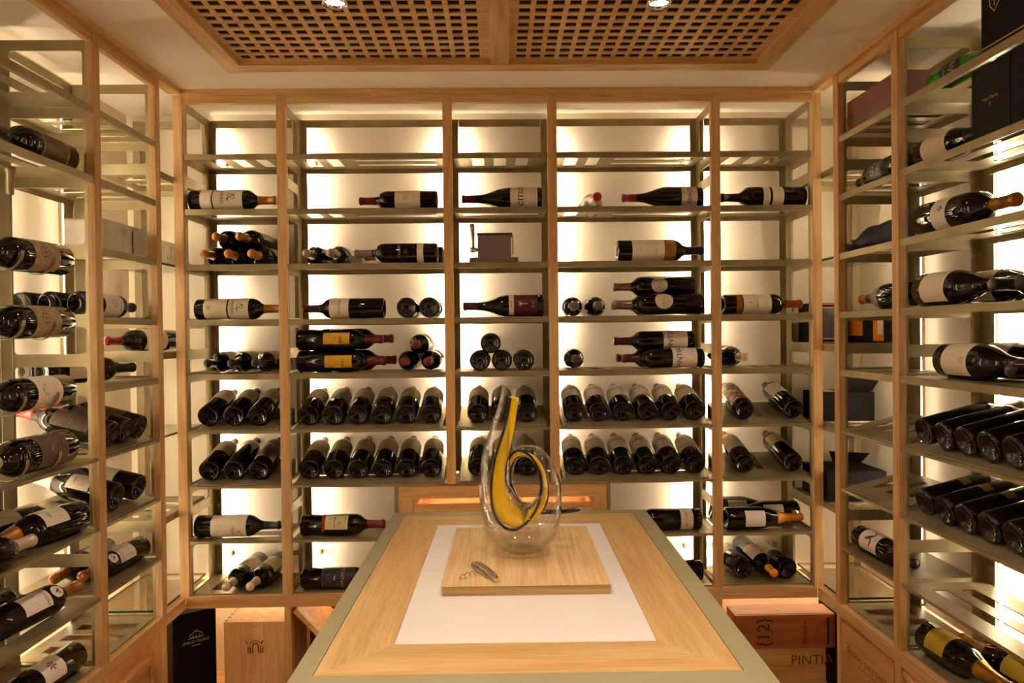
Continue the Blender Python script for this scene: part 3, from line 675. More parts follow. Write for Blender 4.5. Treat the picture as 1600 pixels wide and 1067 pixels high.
def multi():
    mt, nt, b = base_mat('paper_mosaic'); v = nt.nodes.new('ShaderNodeTexVoronoi'); v.inputs['Scale'].default_value = 75
    tc = nt.nodes.new('ShaderNodeTexCoord'); nt.links.new(tc.outputs['Object'], v.inputs['Vector'])
    r = nt.nodes.new('ShaderNodeValToRGB'); r.color_ramp.interpolation = 'CONSTANT'
    cols = ['#b8322a', '#2d7a4a', '#c9b13a', '#2c4fa0', '#c46a2a', '#7a2a5a']
    for k, c in enumerate(cols):
        e = r.color_ramp.elements[0] if k == 0 else r.color_ramp.elements.new(k / len(cols))
        e.color = lin(c)
    r.color_ramp.elements[-1].color = lin(cols[-1])
    sp = nt.nodes.new('ShaderNodeSeparateColor'); nt.links.new(v.outputs['Color'], sp.inputs[0]); nt.links.new(sp.outputs[0], r.inputs[0]); nt.links.new(r.outputs[0], b.inputs['Base Color'])
    return mt
MOSAIC = multi()
CAPS = {'red': flat('#6e110d', .35, .1, 'capsule_red'), 'redbright': flat('#941812', .35, .1, 'capsule_bright_red'), 'maroon': flat('#4b1216', .35, .1, 'capsule_maroon'), 'gold': flat('#a86f30', .32, .5, 'capsule_gold'), 'orange': flat('#b8560f', .35, .2, 'capsule_orange'),
        'black': flat('#171210', .3, .1, 'capsule_black'), 'navy': flat('#0f0e26', .3, .2, 'capsule_navy'), 'silver': flat('#8f7768', .32, .5, 'capsule_rose_grey'), 'rose': flat('#6e4a40', .32, .4, 'capsule_brown'), 'yellow': flat('#d98a12', .35, .2, 'capsule_yellow'),
        'cream': flat('#c9b79c', .4, .1, 'capsule_cream'), 'foil': flat('#b48a34', .28, .8, 'capsule_gold_foil', vary=.35, scale=160), 'pale': flat('#cdb9a4', .3, .3, 'capsule_pale'), 'grey': flat('#5d5149', .35, .4, 'capsule_grey')}
# label specs: patches (z0, z1, half angle, material), lettering items (kind, text, size, u, z, material, rot)
LB = {
 'none': ([], []),
 'balbas': ([(.042, .082, 80, PAPER), (.086, .189, 80, PAPER)], [('t', 'BALBAS', .014, 0, .118, INK, 0), ('m', 'swirl', .03, 0, .150, INK, 0), ('m', 'short_line', .02, 0, .062, BROWNI, 0)]),
 'balbas36': ([(.034, .114, 80, PAPER), (.119, .189, 80, PAPER)], [('t', '36', .015, .0, .052, INK, 0), ('m', 'text_lines', .034, 0, .085, BROWNI, 0), ('t', 'BALBAS', .014, 0, .134, INK, 0), ('m', 'swirl', .026, 0, .160, INK, 0)]),
 'cream_plain': ([(.064, .160, 80, PAPER)], [('m', 'crest', .022, 0, .118, GREYI, 0), ('m', 'text_lines', .03, 0, .088, GREYI, 0), ('m', 'short_line', .045, 0, .145, BROWNI, 0)]),
 'celeste': ([(.049, .072, 80, PAPER)], [('t', 'CELESTE', .013, 0, .135, GREYI, 0), ('m', 'text_lines', .02, 0, .112, BROWNI, 0), ('m', 'short_line', .03, 0, .082, GREYI, 0)]),
 'citius': ([(.018, .118, 80, PAPERW)], [('t', 'CITIUS', .029, .002, .078, INK, 0), ('t', 'CITIUS', .029, .0030, .0784, INK, 0), ('m', 'short_line', .022, -.002, .066, REDI, 0), ('m', 'short_line', .01, 0, .060, INK, 0), ('m', 'short_line', .01, 0, .044, INK, 0), ('m', 'short_line', .02, 0, .108, GREYI, 0)]),
 'adaces': ([(.024, .082, 80, PAPERW)], [('t', 'ADACES', .020, 0, .052, INK, 0), ('m', 'crest', .011, .004, .070, BROWNI, 0), ('m', 'text_lines', .018, 0, .036, GREYI, 0)]),
 'leaves': ([(.048, .158, 80, PAPER), (.158, .197, 80, LEAFP)], [('t', 'S   ITY', .016, 0, .128, GREYI, 0), ('m', 'short_line', .015, 0, .075, BROWNI, 0)]),
 'torre': ([(.126, .196, 80, PAPER)], [('t', 'Torre Muga', .0125, 0, .160, INK, 0), ('m', 'crest', .016, .02, .178, GOLDI, 0)]),
 'oval': ([], []),
 'pintia': ([(.078, .188, 85, PAPER)], [('t', 'PINTIA', .026, 0, .148, INK, 0), ('m', 'short_line', .025, 0, .128, GREYI, 0), ('m', 'text_lines', .03, 0, .104, GREYI, 0)]),
 'pintia_lie': ([(.028, .118, 80, PAPERW)], [('t', 'PINTIA', .028, 0, .092, INK, 0), ('m', 'crest', .010, -.005, .072, GOLDI, 0), ('m', 'text_lines', .034, 0, .050, GREYI, 0)]),
 'valduero': ([(.070, .174, 80, PAPER), (.044, .066, 80, GOLDB)], [('t', 'VALDUERO', .009, 0, .120, INK, 0), ('m', 'signature', .014, 0, .152, INK, 0), ('m', 'tree', .014, 0, .092, GREYI, 0)]),
 'two_band': ([(.084, .124, 80, PAPER), (.132, .156, 80, PAPER)], [('m', 'text_lines', .028, 0, .104, GREYI, 0), ('m', 'signature', .014, 0, .144, INK, 0)]),
 'maroon': ([(.024, .110, 66, MAROON), (.110, .128, 66, PAPER)], [('t', 'AGR', .013, 0, .119, INK, 0), ('m', 'tree', .022, 0, .080, WHITEI, 0), ('m', 'text_lines', .024, 0, .040, WHITEI, 0)]),
 'gold1910': ([(.096, .188, 33, GOLDP)], [('t', '1910', .014, .004, .155, INK, 0), ('m', 'text_lines', .022, -.008, .118, BROWNI, 0), ('m', 'short_line', .034, 0, .176, BROWNI, 0), ('m', 'text_lines', .02, .006, .136, BROWNI, 0)]),
 'olive': ([(.088, .180, 85, OCHRE)], [('m', 'text_lines', .045, 0, .135, BROWNI, 0), ('t', 'EXCELENCIA', .0095, 0, .092, REDI, 0)]),
 'olive2': ([(.115, .185, 70, OCHRE)], [('m', 'text_lines', .035, 0, .150, BROWNI, 0)]),
 'vega': ([(.060, .184, 80, PAPER)], [('t', 'YJUA', .014, .016, .138, INK, 0), ('m', 'fork', .016, .018, .160, INK, 0), ('m', 'text_lines', .026, .008, .095, GREYI, 0)]),
 'muruve': ([(.090, .172, 42, PAPERY), (.078, .090, 60, REDB)], [('t', 'Muruve', .0125, 0, .125, INK, 0), ('m', 'crest', .016, .006, .142, INK, 0), ('m', 'text_lines', .026, 0, .106, BROWNI, 0), ('m', 'signature', .018, 0, .159, BROWNI, 0)]),
 'montano': ([(.076, .20, 75, flat('#232223', .5, name='paper_charcoal'))], [('t', 'MONTAÑO', .017, 0, .152, GOLDI, 0), ('m', 'short_line', .05, 0, .136, GOLDI, 0), ('t', 'RIOJA', .007, .0, .124, WHITEI, 0), ('m', 'text_lines', .026, 0, .100, GREYI, 0), ('m', 'short_line', .06, 0, .078, GOLDI, 0)]),
 'caja': ([(.034, .080, 80, PAPER)], [('t', 'SED DE CANA', .0098, 0, .060, INK, 0), ('m', 'text_lines', .02, 0, .045, GREYI, 0)]),
 'white_sheet': ([(.070, .150, 45, PAPERW)], [('m', 'text_lines', .034, 0, .115, GREYI, 0), ('m', 'signature', .014, 0, .138, GREYI, 0)]),
 'white_upper': ([(.10, .19, 75, PAPER2)], [('m', 'short_line', .05, 0, .165, GREYI, 0), ('m', 'text_lines', .035, 0, .135, GREYI, 0)]),
 'upper_orange': ([(.105, .19, 75, PAPER2), (.098, .112, 40, GOLDP)], [('m', 'text_lines', .035, 0, .145, GREYI, 0)]),
 'upper_arres': ([(.10, .19, 75, PAPER2)], [('t', 'ARRAZ', .013, 0, .160, INK, 0), ('m', 'text_lines', .03, 0, .13, GREYI, 0)]),
 'mosaic': ([(.03, .185, 85, MOSAIC)], []),
 'mosaic2': ([(.07, .18, 75, PAPER2)], [('m', 'text_lines', .04, 0, .12, REDI, 0), ('m', 'short_line', .045, 0, .155, REDI, 0)]),
 'silver': ([(.12, .195, 85, flat('#aaa49c', .3, .4, name='paper_silver'))], []),
 'engraved': ([(.055, .170, 62, BROWNP)], [('m', 'house', .024, 0, .115, TANP, 0), ('m', 'short_line', .07, 0, .058, TANP, 0), ('m', 'short_line', .07, 0, .168, TANP, 0)]),
 'chateau': ([(.060, .150, 75, PAPER)], [('m', 'house', .022, .0, .122, BROWNI, 0), ('m', 'text_lines', .042, 0, .088, BROWNI, 0)]),
 'chateau2': ([(.060, .150, 75, TANP)], [('m', 'crest', .035, .0, .112, BROWNP, 0), ('m', 'text_lines', .042, 0, .075, BROWNP, 0)]),
 'eron': ([(.075, .175, 80, PAPER)], [('t', 'PATRON', .013, 0, .160, INK, 0), ('m', 'crest', .034, 0, .125, GREYI, 0)]),
 'brownlab': ([(.055, .150, 80, flat('#5b3f2c', .5, name='paper_brown', vary=.5, scale=90)), (.150, .156, 80, GOLDB), (.049, .055, 80, GOLDB)], []),
 'allende': ([(.085, .165, 42, PAPERW)], [('t', 'ALLEGORIA', .0098, 0, .152, BROWNI, 0), ('m', 'text_lines', .03, 0, .118, GREYI, 0)]),
 'allende_oval': ([(.085, .165, 42, PAPERW)], [('t', 'ALLEGORIA', .0098, 0, .152, BROWNI, 0), ('m', 'text_lines', .03, 0, .118, GREYI, 0)]),
 'flowerlab': ([(.085, .16, 62, PAPERW)], [('m', 'flower', .026, .0, .122, REDI, 0), ('m', 'flower', .013, .012, .040, GOLDI, 0), ('m', 'text_lines', .02, -.014, .112, GREYI, 0)]),
 'ale': ([(.075, .15, 40, PAPER)], [('t', 'ARS', .012, 0, .128, INK, 0), ('m', 'text_lines', .03, 0, .1, GREYI, 0)]),
 'diamond': ([(.090, .150, 80, PAPERW)], [('m', 'diamond', .018, .008, .128, INK, 0), ('m', 'short_line', .03, 0, .108, GREYI, 0)]),
 'maglab': ([(.045, .150, 75, PAPER)], [('m', 'text_lines', .06, 0, .105, BROWNI, 0), ('m', 'signature', .018, 0, .132, BROWNI, 0)]),
 'maglab2': ([(.045, .150, 75, PAPER)], [('m', 'crest', .022, .018, .130, BROWNI, 0), ('m', 'text_lines', .05, -.004, .095, BROWNI, 0), ('m', 'short_line', .03, -.01, .065, INK, 0)]),
 'birdlab': ([(.055, .150, 75, PAPERW)], [('m', 'bird', .034, 0, .105, REDB, 0), ('t', 'ORO', .009, -.004, .135, BROWNI, 0)]),
 'champ': ([(.045, .120, 60, flat('#b59a2c', .45, name='paper_champagne', vary=.06, scale=50))], [('m', 'text_lines', .035, 0, .085, BROWNI, 0)]),
 'goldspot': ([(.110, .135, 22, flat('#8a6a22', .5, name='paper_gold_spot')), ], []),
 'necked': ([(.05, .17, 75, PAPER)], []),
 'greenlab': ([(.07, .16, 80, BLACKP)], [('m', 'scrawl', .03, 0, .125, WHITEI, 0), ('m', 'signature', .03, 0, .09, WHITEI, 0)]),
 'white_green': ([(.05, .14, 75, PAPERW)], []),
}
BOT = {}
def bottle_mesh(kind, gl):
    if (kind, gl) not in BOT:
        L, r, pf, zc = PROF[kind]; b = MB(); b.lathe([(z, q * r) for z, q in pf], GL[gl], 40)
        bmesh.ops.recalc_face_normals(b.bm, faces=b.bm.faces); me = bpy.data.meshes.new('bottle_body'); b.bm.to_mesh(me); b.bm.free(); me.materials.append(GL[gl]); BOT[(kind, gl)] = me
    return BOT[(kind, gl)]
def cap_mesh(kind, cap):
    k = ('cap', kind, cap)
    if k not in BOT:
        L, r, pf, zc = PROF[kind]; pts = []
        def rad(z):
            for (a, ra), (c, rc) in zip(pf[4:], pf[5:]):
                if a <= z <= c and c > a: return (ra + (rc - ra) * (z - a) / (c - a)) * r
            return pf[-3][1] * r
        zs = [zc] + [z for z, q in pf if z > zc + .001 and q > 0]
        pts = [(zc, rad(zc))] + [(z, rad(z) + .0005) for z in zs]
        b = MB(); b.lathe(pts + [(L - .0002, pts[-1][1] * .9), (L + .0003, 0)], CAPS[cap], 28)
        bmesh.ops.recalc_face_normals(b.bm, faces=b.bm.faces); me = bpy.data.meshes.new('capsule'); b.bm.to_mesh(me); b.bm.free(); me.materials.append(CAPS[cap]); BOT[k] = me
    return BOT[k]
def radius_at(kind, z):
    L, r, pf, zc = PROF[kind]; z = min(z, L)
    for (a, ra), (c, rc) in zip(pf[4:], pf[5:]):
        if a <= z <= c and c > a: return (ra + (rc - ra) * (z - a) / (c - a)) * r
    return r
def wrap(kind, off):
    def f(u, v):
        q = radius_at(kind, v) + off; a = u / max(q, .01); return Vector((q * math.sin(a), -q * math.cos(a), v))
    return f
def label_parts(kind, spec):
    k = ('lab', kind, spec)
    if k not in BOT:
        pats, items = LB[spec]; w = wrap(kind, .00035); out = []
        for (z0, z1, ha, mt) in pats:
            b = MB(); i = b.mi(mt); n = 24; nz = max(1, int(math.ceil((z1 - z0) / .012))); q0 = PROF[kind][1]
            vs = [[b.bm.verts.new(w(R(-ha + 2 * ha * j / n) * radius_at(kind, z0 + (z1 - z0) * h / nz), z0 + (z1 - z0) * h / nz)) for j in range(n + 1)] for h in range(nz + 1)]
            for h in range(nz):
                for j in range(n): f = b.bm.faces.new([vs[h][j], vs[h][j + 1], vs[h + 1][j + 1], vs[h + 1][j]]); f.smooth = True
            me = bpy.data.meshes.new('label'); b.bm.to_mesh(me); b.bm.free(); me.materials.append(mt); out.append(me)
        tm = letter_mesh(items, wrap(kind, .0011), 'lettering') if items else None
        BOT[k] = (out, tm)
    return BOT[k]
def oval_label(kind, zc, rad, mt):
    k = ('oval', kind, zc)
    if k not in BOT:
        b = MB(); w = wrap(kind, .0005); n = 32; b.mi(mt); prev = None; c = b.bm.verts.new(w(0, zc)); rings = []
        for rr in (rad * .33, rad * .66, rad): rings.append([b.bm.verts.new(w(rr * math.cos(2 * math.pi * j / n), zc + rr * math.sin(2 * math.pi * j / n))) for j in range(n)])
        for j in range(n): b.bm.faces.new([c, rings[0][j], rings[0][(j + 1) % n]])
        for a, d in zip(rings, rings[1:]):
            for j in range(n): b.bm.faces.new([a[j], d[j], d[(j + 1) % n], a[(j + 1) % n]])
        me = bpy.data.meshes.new('label'); b.bm.to_mesh(me); b.bm.free(); me.materials.append(mt); BOT[k] = me
    return BOT[k]
def bottle(kind, base, d, spec, cap, label, group, gl='dark', face=(0, -1, .15), scale=1.0, roll=0):
    d = Vector(d).normalized(); f = Vector(face); y = -(f - d * f.dot(d)).normalized(); x = y.cross(d)
    rt = bpy.data.objects.new('wine_bottle' if kind != 'champagne' else 'champagne_bottle', None); COL.objects.link(rt); rt.empty_display_size = .02
    M = Matrix((x, y, d)).transposed().to_4x4() @ Matrix.Rotation(R(roll), 4, 'Z') @ Matrix.Scale(scale, 4)
    M.translation = Vector(base); rt.matrix_world = M
    tag(rt, label, 'bottle', group)
    link('bottle_body', bottle_mesh(kind, gl), rt); link('capsule', cap_mesh(kind, cap), rt)
    if spec == 'oval':
        o = link('label', oval_label(kind, .135, .030, PAPER2), rt)
        k = ('ovt', kind)
        if k not in BOT: BOT[k] = letter_mesh([('m', 'signature', .016, 0, .135, INK, R(0)), ('m', 'short_line', .03, 0, .150, BROWNI, 0)], wrap(kind, .0012), 'lettering')
        link('lettering', BOT[k], o)
    else:
        labs, tm = label_parts(kind, spec); last = rt
        for me in labs: last = link('label', me, rt)
        if tm: link('lettering', tm, last if last is not rt else rt)
        if spec == 'allende_oval': o = link('label', oval_label(kind, .190, .017, PAPERW), rt); k = ('ovc', kind); BOT.setdefault(k, None) or BOT.__setitem__(k, letter_mesh([('m', 'bird', .011, 0, .190, INK, 0)], wrap(kind, .0012), 'lettering')); link('lettering', BOT[k], o)
    return rt
E3=1
def lieX(kind, xb, s, sh, y, spec, cap, label, group='bottles lying on the back rack', gl='dark', up=0.0, scale=1.0, face=(0, -1, .15)):
    """lies along the shelf; xb = base x, s = +1 neck to the right"""
    r = PROF[kind][1] * scale; return bottle(kind, (xb, y, S[sh] + r + .0006 + up), (s, 0, 0), spec, cap, label, group, gl, face, scale)
def tipY(kind, x, sh, yt, spec, cap, label, group='bottles lying on the back rack', gl='dark', up=0.0, dx=0.0, face=(0, -.5, 1), scale=1.0):
    """neck towards the viewer"""
    L, r = PROF[kind][:2]; L *= scale; r *= scale; return bottle(kind, (x + dx, yt + L, S[sh] + r + .0006 + up), (-dx, -L, 0), spec, cap, label, group, gl, face, scale)
def baseY(kind, x, sh, yb, spec, cap, label, group='bottles lying on the back rack', gl='dark', up=0.0, face=(0, -.5, 1), scale=1.0):
    L, r = PROF[kind][:2]; return bottle(kind, (x, yb, S[sh] + r * scale + .0006 + up), (0, 1, 0), spec, cap, label, group, gl, face, scale)
def incl(x, sh, spec, cap, label, group, kind='stout', gl='dark', dx=0, face=(0, -.3, 1), scale=1.0):
    return bottle(kind, (x, .032, S[sh] + .0495), (dx, .962, .268), spec, cap, label, group, gl, face, scale)

# ---- back rack, far-left narrow bay
lieX('bordeaux', -1.122, 1, 2, .055, 'balbas', 'gold', 'gold-capped bottle with two cream labels, alone on the far-left bay second shelf', scale=1.04)
for k, x in enumerate((-1.056, -.972, -.888)): tipY('bordeaux', x, 3, -.004, 'cream_plain', 'gold', ['left', 'middle', 'right'][k] + ' bottle in the bottom row of the gold-capped pile in the far-left bay', 'pile of gold-capped bottles', dx=.018)
for k, x in enumerate((-1.014, -.930)): tipY('bordeaux', x, 3, -.004, 'cream_plain', 'gold', ['left', 'right'][k] + ' bottle on top of the gold-capped pile in the far-left bay', 'pile of gold-capped bottles', dx=.018, up=.0623)
lieX('bordeaux', -1.106, 1, 4, .055, 'balbas36', 'gold', 'bottle with a cream label reading 36 lying on the fourth shelf of the far-left bay', scale=1.04)
for k, x in enumerate((-1.052, -.967, -.881)): tipY('stout', x, 5, -.002, 'white_upper', 'black', ['leftmost', 'middle', 'rightmost'][k] + ' of three black-capped bottles pointing forward on the fifth shelf of the far-left bay', 'three black-capped bottles', dx=.012)
for k, (x, sp_, cp) in enumerate(((-1.066, 'upper_orange', 'cream'), (-.973, 'upper_arres', 'rose'), (-.886, 'upper_arres', 'black'))):
    incl(x, 6, sp_, cp, ['leftmost inclined bottle with an orange striped label', 'middle inclined bottle, grey label and brown capsule', 'rightmost inclined bottle beside the post'][k] + ', upper row of the far-left bay', 'inclined bottles in the far-left bay', kind='stout' if k < 2 else 'bordeaux')
for k, (x, sp_, cp) in enumerate(((-1.065, 'white_upper', 'grey'), (-.976, 'none', 'grey'), (-.885, 'brownlab', 'black'))):
    incl(x, 7, sp_, cp, ['leftmost inclined bottle with a pale grey label', 'middle inclined bottle without a label', 'rightmost inclined bottle with a brown label'][k] + ', lower row of the far-left bay', 'inclined bottles in the far-left bay', kind='stout' if k < 2 else 'bordeaux')
lieX('stout', -1.120, 1, 8, .058, 'vega', 'navy', 'navy-capped bottle with a large cream label on the far-left bay eighth shelf', scale=1.03)
for k, x in enumerate((-.972, -.888)): bottle('bordeaux', (x + .005, .272, S[9] + .0395), (-.02, -.297, 0), 'cream_plain', 'pale', ['left', 'right'][k] + ' of two silver-capped bottles in the lowest slotted tray of the far-left bay', 'two bottles in the slotted tray', face=(0, -.3, 1))
# ---- wide left bay
lieX('bordeaux', -.221, -1, 2, .07, 'cream_plain', 'red', 'red-capped bottle with a cream label on the second shelf of the wide left bay', scale=.97)
for k, x in enumerate((-.692, -.604)): tipY('bordeaux', x, 3, -.0, 'cream_plain', 'silver', ['left', 'right'][k] + ' of two silver-capped bottles pointing forward on the third shelf of the wide left bay', 'two silver-capped bottles', dx=.022)
lieX('bordeaux', -.222, -1, 3, .055, 'celeste', 'silver', 'black-labelled bottle with a thin cream band on the third shelf of the wide left bay', scale=1.02)
lieX('bordeaux', -.208, -1, 3, .145, 'none', 'silver', 'bottle hidden behind the black-labelled one on the third shelf of the wide left bay')
lieX('bordeaux', -.421, -1, 4, .06, 'torre', 'maroon', 'bottle with a cream script label on the fourth shelf of the wide left bay', scale=1.005)
for k, x in enumerate((-.335, -.253)): baseY('bordeaux', x, 4, .02, 'none', 'black', ['left', 'right'][k] + ' of two bottles showing their bases on the fourth shelf of the wide left bay', 'two bottles seen base-on in the wide left bay')
lieX('bordeaux', -.738, 1, 5, .055, 'gold1910', 'red', 'front bottom bottle of the yellow-labelled stack of four, wide left bay', 'stack of four yellow-labelled bottles', scale=1.07, face=(0, -1, .0))
lieX('bordeaux', -.712, 1, 5, .140, 'gold1910', 'red', 'rear bottom bottle in the stack of four yellow-labelled bottles', 'stack of four yellow-labelled bottles', scale=1.07)
lieX('bordeaux', -.740, 1, 5, .058, 'gold1910', 'red', 'front top bottle of the yellow-labelled stack of four, wide left bay', 'stack of four yellow-labelled bottles', up=.0808, scale=1.04, face=(0, -1, .15))
lieX('bordeaux', -.722, 1, 5, .142, 'gold1910', 'red', 'rear top bottle in the stack of four yellow-labelled bottles', 'stack of four yellow-labelled bottles', up=.0808, scale=1.07)
for k, (x, u_) in enumerate(((-.345, 0), (-.259, 0), (-.302, .0618))): tipY('bordeaux', x, 5, .0, 'cream_plain', 'red', ['left bottle at the bottom', 'right bottle at the bottom', 'bottle on top'][k] + ' of the red-capped triangle in the wide left bay', 'triangle of red-capped bottles', up=u_, dx=.008)
for s in (6, 7):
    for k in range(6):
        incl(-.700 + .0893 * k, s, 'olive', 'rose', '%s olive-labelled bottle in the %s inclined row of the wide left bay' % (['leftmost', 'second', 'third', 'fourth', 'fifth', 'rightmost'][k], 'upper' if s == 6 else 'lower'), 'olive-labelled inclined bottles', dx=-.02)
lieX('bordeaux', -.736, 1, 8, .06, 'muruve', 'red', 'bottle with a pale yellow label and red band left of the table', scale=1.02, face=(0, -1, .55))
lieX('bordeaux', -.736, 1, 9, .06, 'montano', 'black', 'bottle with a black and gold label on the lowest tray of the wide left bay', scale=1.0, face=(0, -1, .3))
# ---- centre bay
lieX('burgundy', .166, -1, 2, .07, 'citius', 'red', 'red-capped bottle with bold black lettering on the second shelf of the centre bay')
lieX('burgundy', .167, -1, 4, .06, 'maroon', 'maroon', 'bottle with a maroon label and white tree on the fourth shelf of the centre bay')
for k, (x, u_) in enumerate(((-.070, 0), (.011, 0), (.092, 0), (-.0295, .0634))): baseY('bordeaux', x, 5, .02, 'none', 'black', ['leftmost', 'middle', 'rightmost', 'upper'][k] + ' of four bottles seen base-on in the centre bay', 'four bottles seen base-on in the centre bay', up=u_)
for s in (6, 7):
    for k, x in enumerate((-.080, .009, .101)):
        incl(x, s, ('olive2' if (s == 7 and k == 0) else 'olive'), ('cream' if (s == 7 and k == 0) else 'rose'), '%s inclined bottle in the %s row of the centre bay, behind the decanter' % (['left', 'middle', 'right'][k], 'upper' if s == 6 else 'lower'), 'inclined bottles of the centre bay')
# ---- wide right bay
tipY('burgundy', .3645, 2, -.004, 'white_green', 'redbright', 'silver bottle with a red capsule cradled in a slot of the second shelf', gl='silver', up=-.0068)
lieX('burgundy', .763, -1, 2, .07, 'adaces', 'redbright', 'red-capped bottle with a white label on the wide right bay second shelf')
lieX('bordeaux', .443, 1, 3, .06, 'leaves', 'black', 'large bottle with brown leaves on its cream label, wide right bay', scale=1.08)
for k, x in enumerate((.284, .371)): tipY('bordeaux', x - .004, 4, .0, 'none', 'grey', ['left', 'right'][k] + ' of two grey-capped bottles facing forward on the fourth shelf of the wide right bay', 'two grey-capped bottles')
lieX('bordeaux', .757, -1, 4, .055, 'oval', 'silver', 'front bottom bottle with a round grey label in the wide right bay', 'stack of round-labelled bottles', scale=1.10, face=(0, -1, .35))
lieX('bordeaux', .765, -1, 4, .141, 'oval', 'silver', 'rear bottom bottle of the round-labelled stack in the wide right bay', 'stack of round-labelled bottles', scale=1.10)
lieX('bordeaux', .740, -1, 4, .098, 'oval', 'silver', 'top bottle with a round grey label in the wide right bay', 'stack of round-labelled bottles', up=.0715, scale=1.02)
tipY('bordeaux', .284, 5, .0, 'none', 'maroon', 'single maroon-capped bottle facing forward on the fifth shelf of the wide right bay')
lieX('bordeaux', .757, -1, 5, .05, 'pintia_lie', 'maroon', 'front bottom bottle of the white-labelled stack of three, wide right bay', 'stack of three white-labelled bottles', scale=1.0)
lieX('bordeaux', .748, -1, 5, .13, 'pintia_lie', 'maroon', 'rear bottom bottle in the white-labelled stack of three', 'stack of three white-labelled bottles', scale=1.0)
lieX('bordeaux', .733, -1, 5, .089, 'pintia_lie', 'maroon', 'top bottle of the white-labelled stack in the wide right bay', 'stack of three white-labelled bottles', up=.0645)
for s in (6, 7):
    for k in range(6):
        incl(.276 + .0897 * k, s, 'pintia', 'rose', '%s white-labelled bottle in the %s inclined row of the wide right bay' % (['leftmost', 'second', 'third', 'fourth', 'fifth', 'rightmost'][k], 'upper' if s == 6 else 'lower'), 'white-labelled inclined bottles', dx=.022)
lieX('stout', .746, -1, 8, .06, 'caja', 'black', 'bottle with a narrow white label near its base, right of the table', face=(0, -1, .3))
lieX('stout', .752, -1, 9, .07, 'none', 'black', 'unlabelled dark bottle on the lowest tray, right of the table')
# ---- far-right narrow bay
lieX('bordeaux', 1.150, -1, 2, .07, 'two_band', 'black', 'bottle with two grey labels on the second shelf of the far-right bay', scale=1.05)
lieX('bordeaux', .836, 1, 4, .06, 'valduero', 'orange', 'orange-capped bottle with a cream label and gold band, far-right bay')
tipY('stout', .908, 5, .0, 'cream_plain', 'pale', 'single pale-capped bottle pointing forward on the fifth shelf of the far-right bay', dx=-.05, face=(.3, -.4, 1))
incl(.909, 6, 'mosaic', 'maroon', 'inclined bottle with a multicoloured mosaic wrapper in the far-right bay', 'inclined bottles in the far-right bay', kind='bordeaux', dx=.03)
incl(1.091, 6, 'white_upper', 'maroon', 'inclined bottle with a white label in the upper row of the far-right bay', 'inclined bottles in the far-right bay', dx=-.03, kind='bordeaux')
incl(.907, 7, 'mosaic2', 'red', 'inclined bottle with red lettering on a pale label, far-right bay', 'inclined bottles in the far-right bay', dx=.012)
incl(1.088, 7, 'olive2', 'maroon', 'inclined bottle with a small tan label in the lower row of the far-right bay', 'inclined bottles in the far-right bay', dx=-.02, kind='bordeaux')
lieX('champagne', .838, 1, 8, .052, 'white_sheet', 'yellow', 'front bottle with an orange capsule on the eighth shelf of the far-right bay', 'three crossed bottles on the eighth shelf', scale=.93)
lieX('champagne', 1.146, -1, 8, .140, 'white_sheet', 'black', 'right-hand bottle with neck to the left on the eighth shelf of the far-right bay', 'three crossed bottles on the eighth shelf', scale=.93)
lieX('champagne', .830, 1, 8, .222, 'white_sheet', 'yellow', 'rear greenish bottle on the eighth shelf of the far-right bay', 'three crossed bottles on the eighth shelf', gl='olive', scale=.93, up=.0)
bottle('stout', (.913, .075, S[9] + .042), (-.03, .29, .01), 'white_upper', 'pale', 'left bottle seen base-on in the lowest tray of the far-right bay', 'three crossed bottles in the lowest tray', face=(0, -.3, 1))
bottle('stout', (1.079, .062, S[9] + .042), (-.05, .29, .01), 'white_upper', 'yellow', 'right bottle seen base-on in the lowest tray of the far-right bay', 'three crossed bottles in the lowest tray', face=(-.1, -.3, 1))
bottle('stout', (.969, .300 - .035, S[9] + .078), (.030, -.28, -.028), 'white_upper', 'yellow', 'middle bottle with an orange capsule pointing forward in the lowest tray', 'three crossed bottles in the lowest tray', face=(0, .3, 1), scale=.95)

# ---- left rack
G = 'bottles in the left rack'
def flat_side(kind, b, t, sh, spec, cap, label, gl='dark', face=(1, -.3, .6), up=0, scale=1.0, group=None):
    r = PROF[kind][1] * scale; z = S[sh] + r + .0006 + up
    return bottle(kind, (b[0], b[1], z), (t[0] - b[0], t[1] - b[1], 0), spec, cap, label, group or G, gl, face, scale)
flat_side('stout', (-1.20, -.565), (-1.20, -.9), 2, 'brownlab', 'black', 'bottle with a brown and gold label lying on the second shelf of the left rack')
for k, (z, sp_) in enumerate(((1.712, 'chateau2'), (1.546, 'chateau2'), (1.364, 'chateau'), (1.212, 'engraved'))):
    bottle('stout' if k < 3 else 'magnum', (-1.175, -.640, z), (-.02, -1, -.02 if k < 2 else .0), sp_, 'cream', ['topmost', 'second', 'third', 'lowest'][k] + ' of the four bottles cradled one above another on cables at the left edge', 'bottles cradled on cables', face=(1, -.25, .25), scale=(1.06, 1.06, 1.06, .92)[k])
for k, x in enumerate((-1.213, -1.298, -1.382)): bottle('bordeaux', (x, -.498, S[4] + .0382), (0, 1, 0), 'eron' if k == 0 else 'none', 'black', ['front bottle', 'middle bottle', 'rear bottle'][k] + ' of three lying side by side on the fourth shelf of the left rack', 'three bottles side by side in the left rack', face=(1, -.2, .2))
flat_side('bordeaux', (-1.335, -.480), (-1.205, -.21), 5, 'chateau', 'black', 'bottle with a large cream label lying askew on the fifth shelf of the left rack', face=(1, -1, .9))
flat_side('bordeaux', (-1.407, -.445), (-1.277, -.175), 5, 'chateau', 'black', 'bottle lying behind the cream-labelled one on the fifth shelf of the left rack', face=(1, -1, .9))
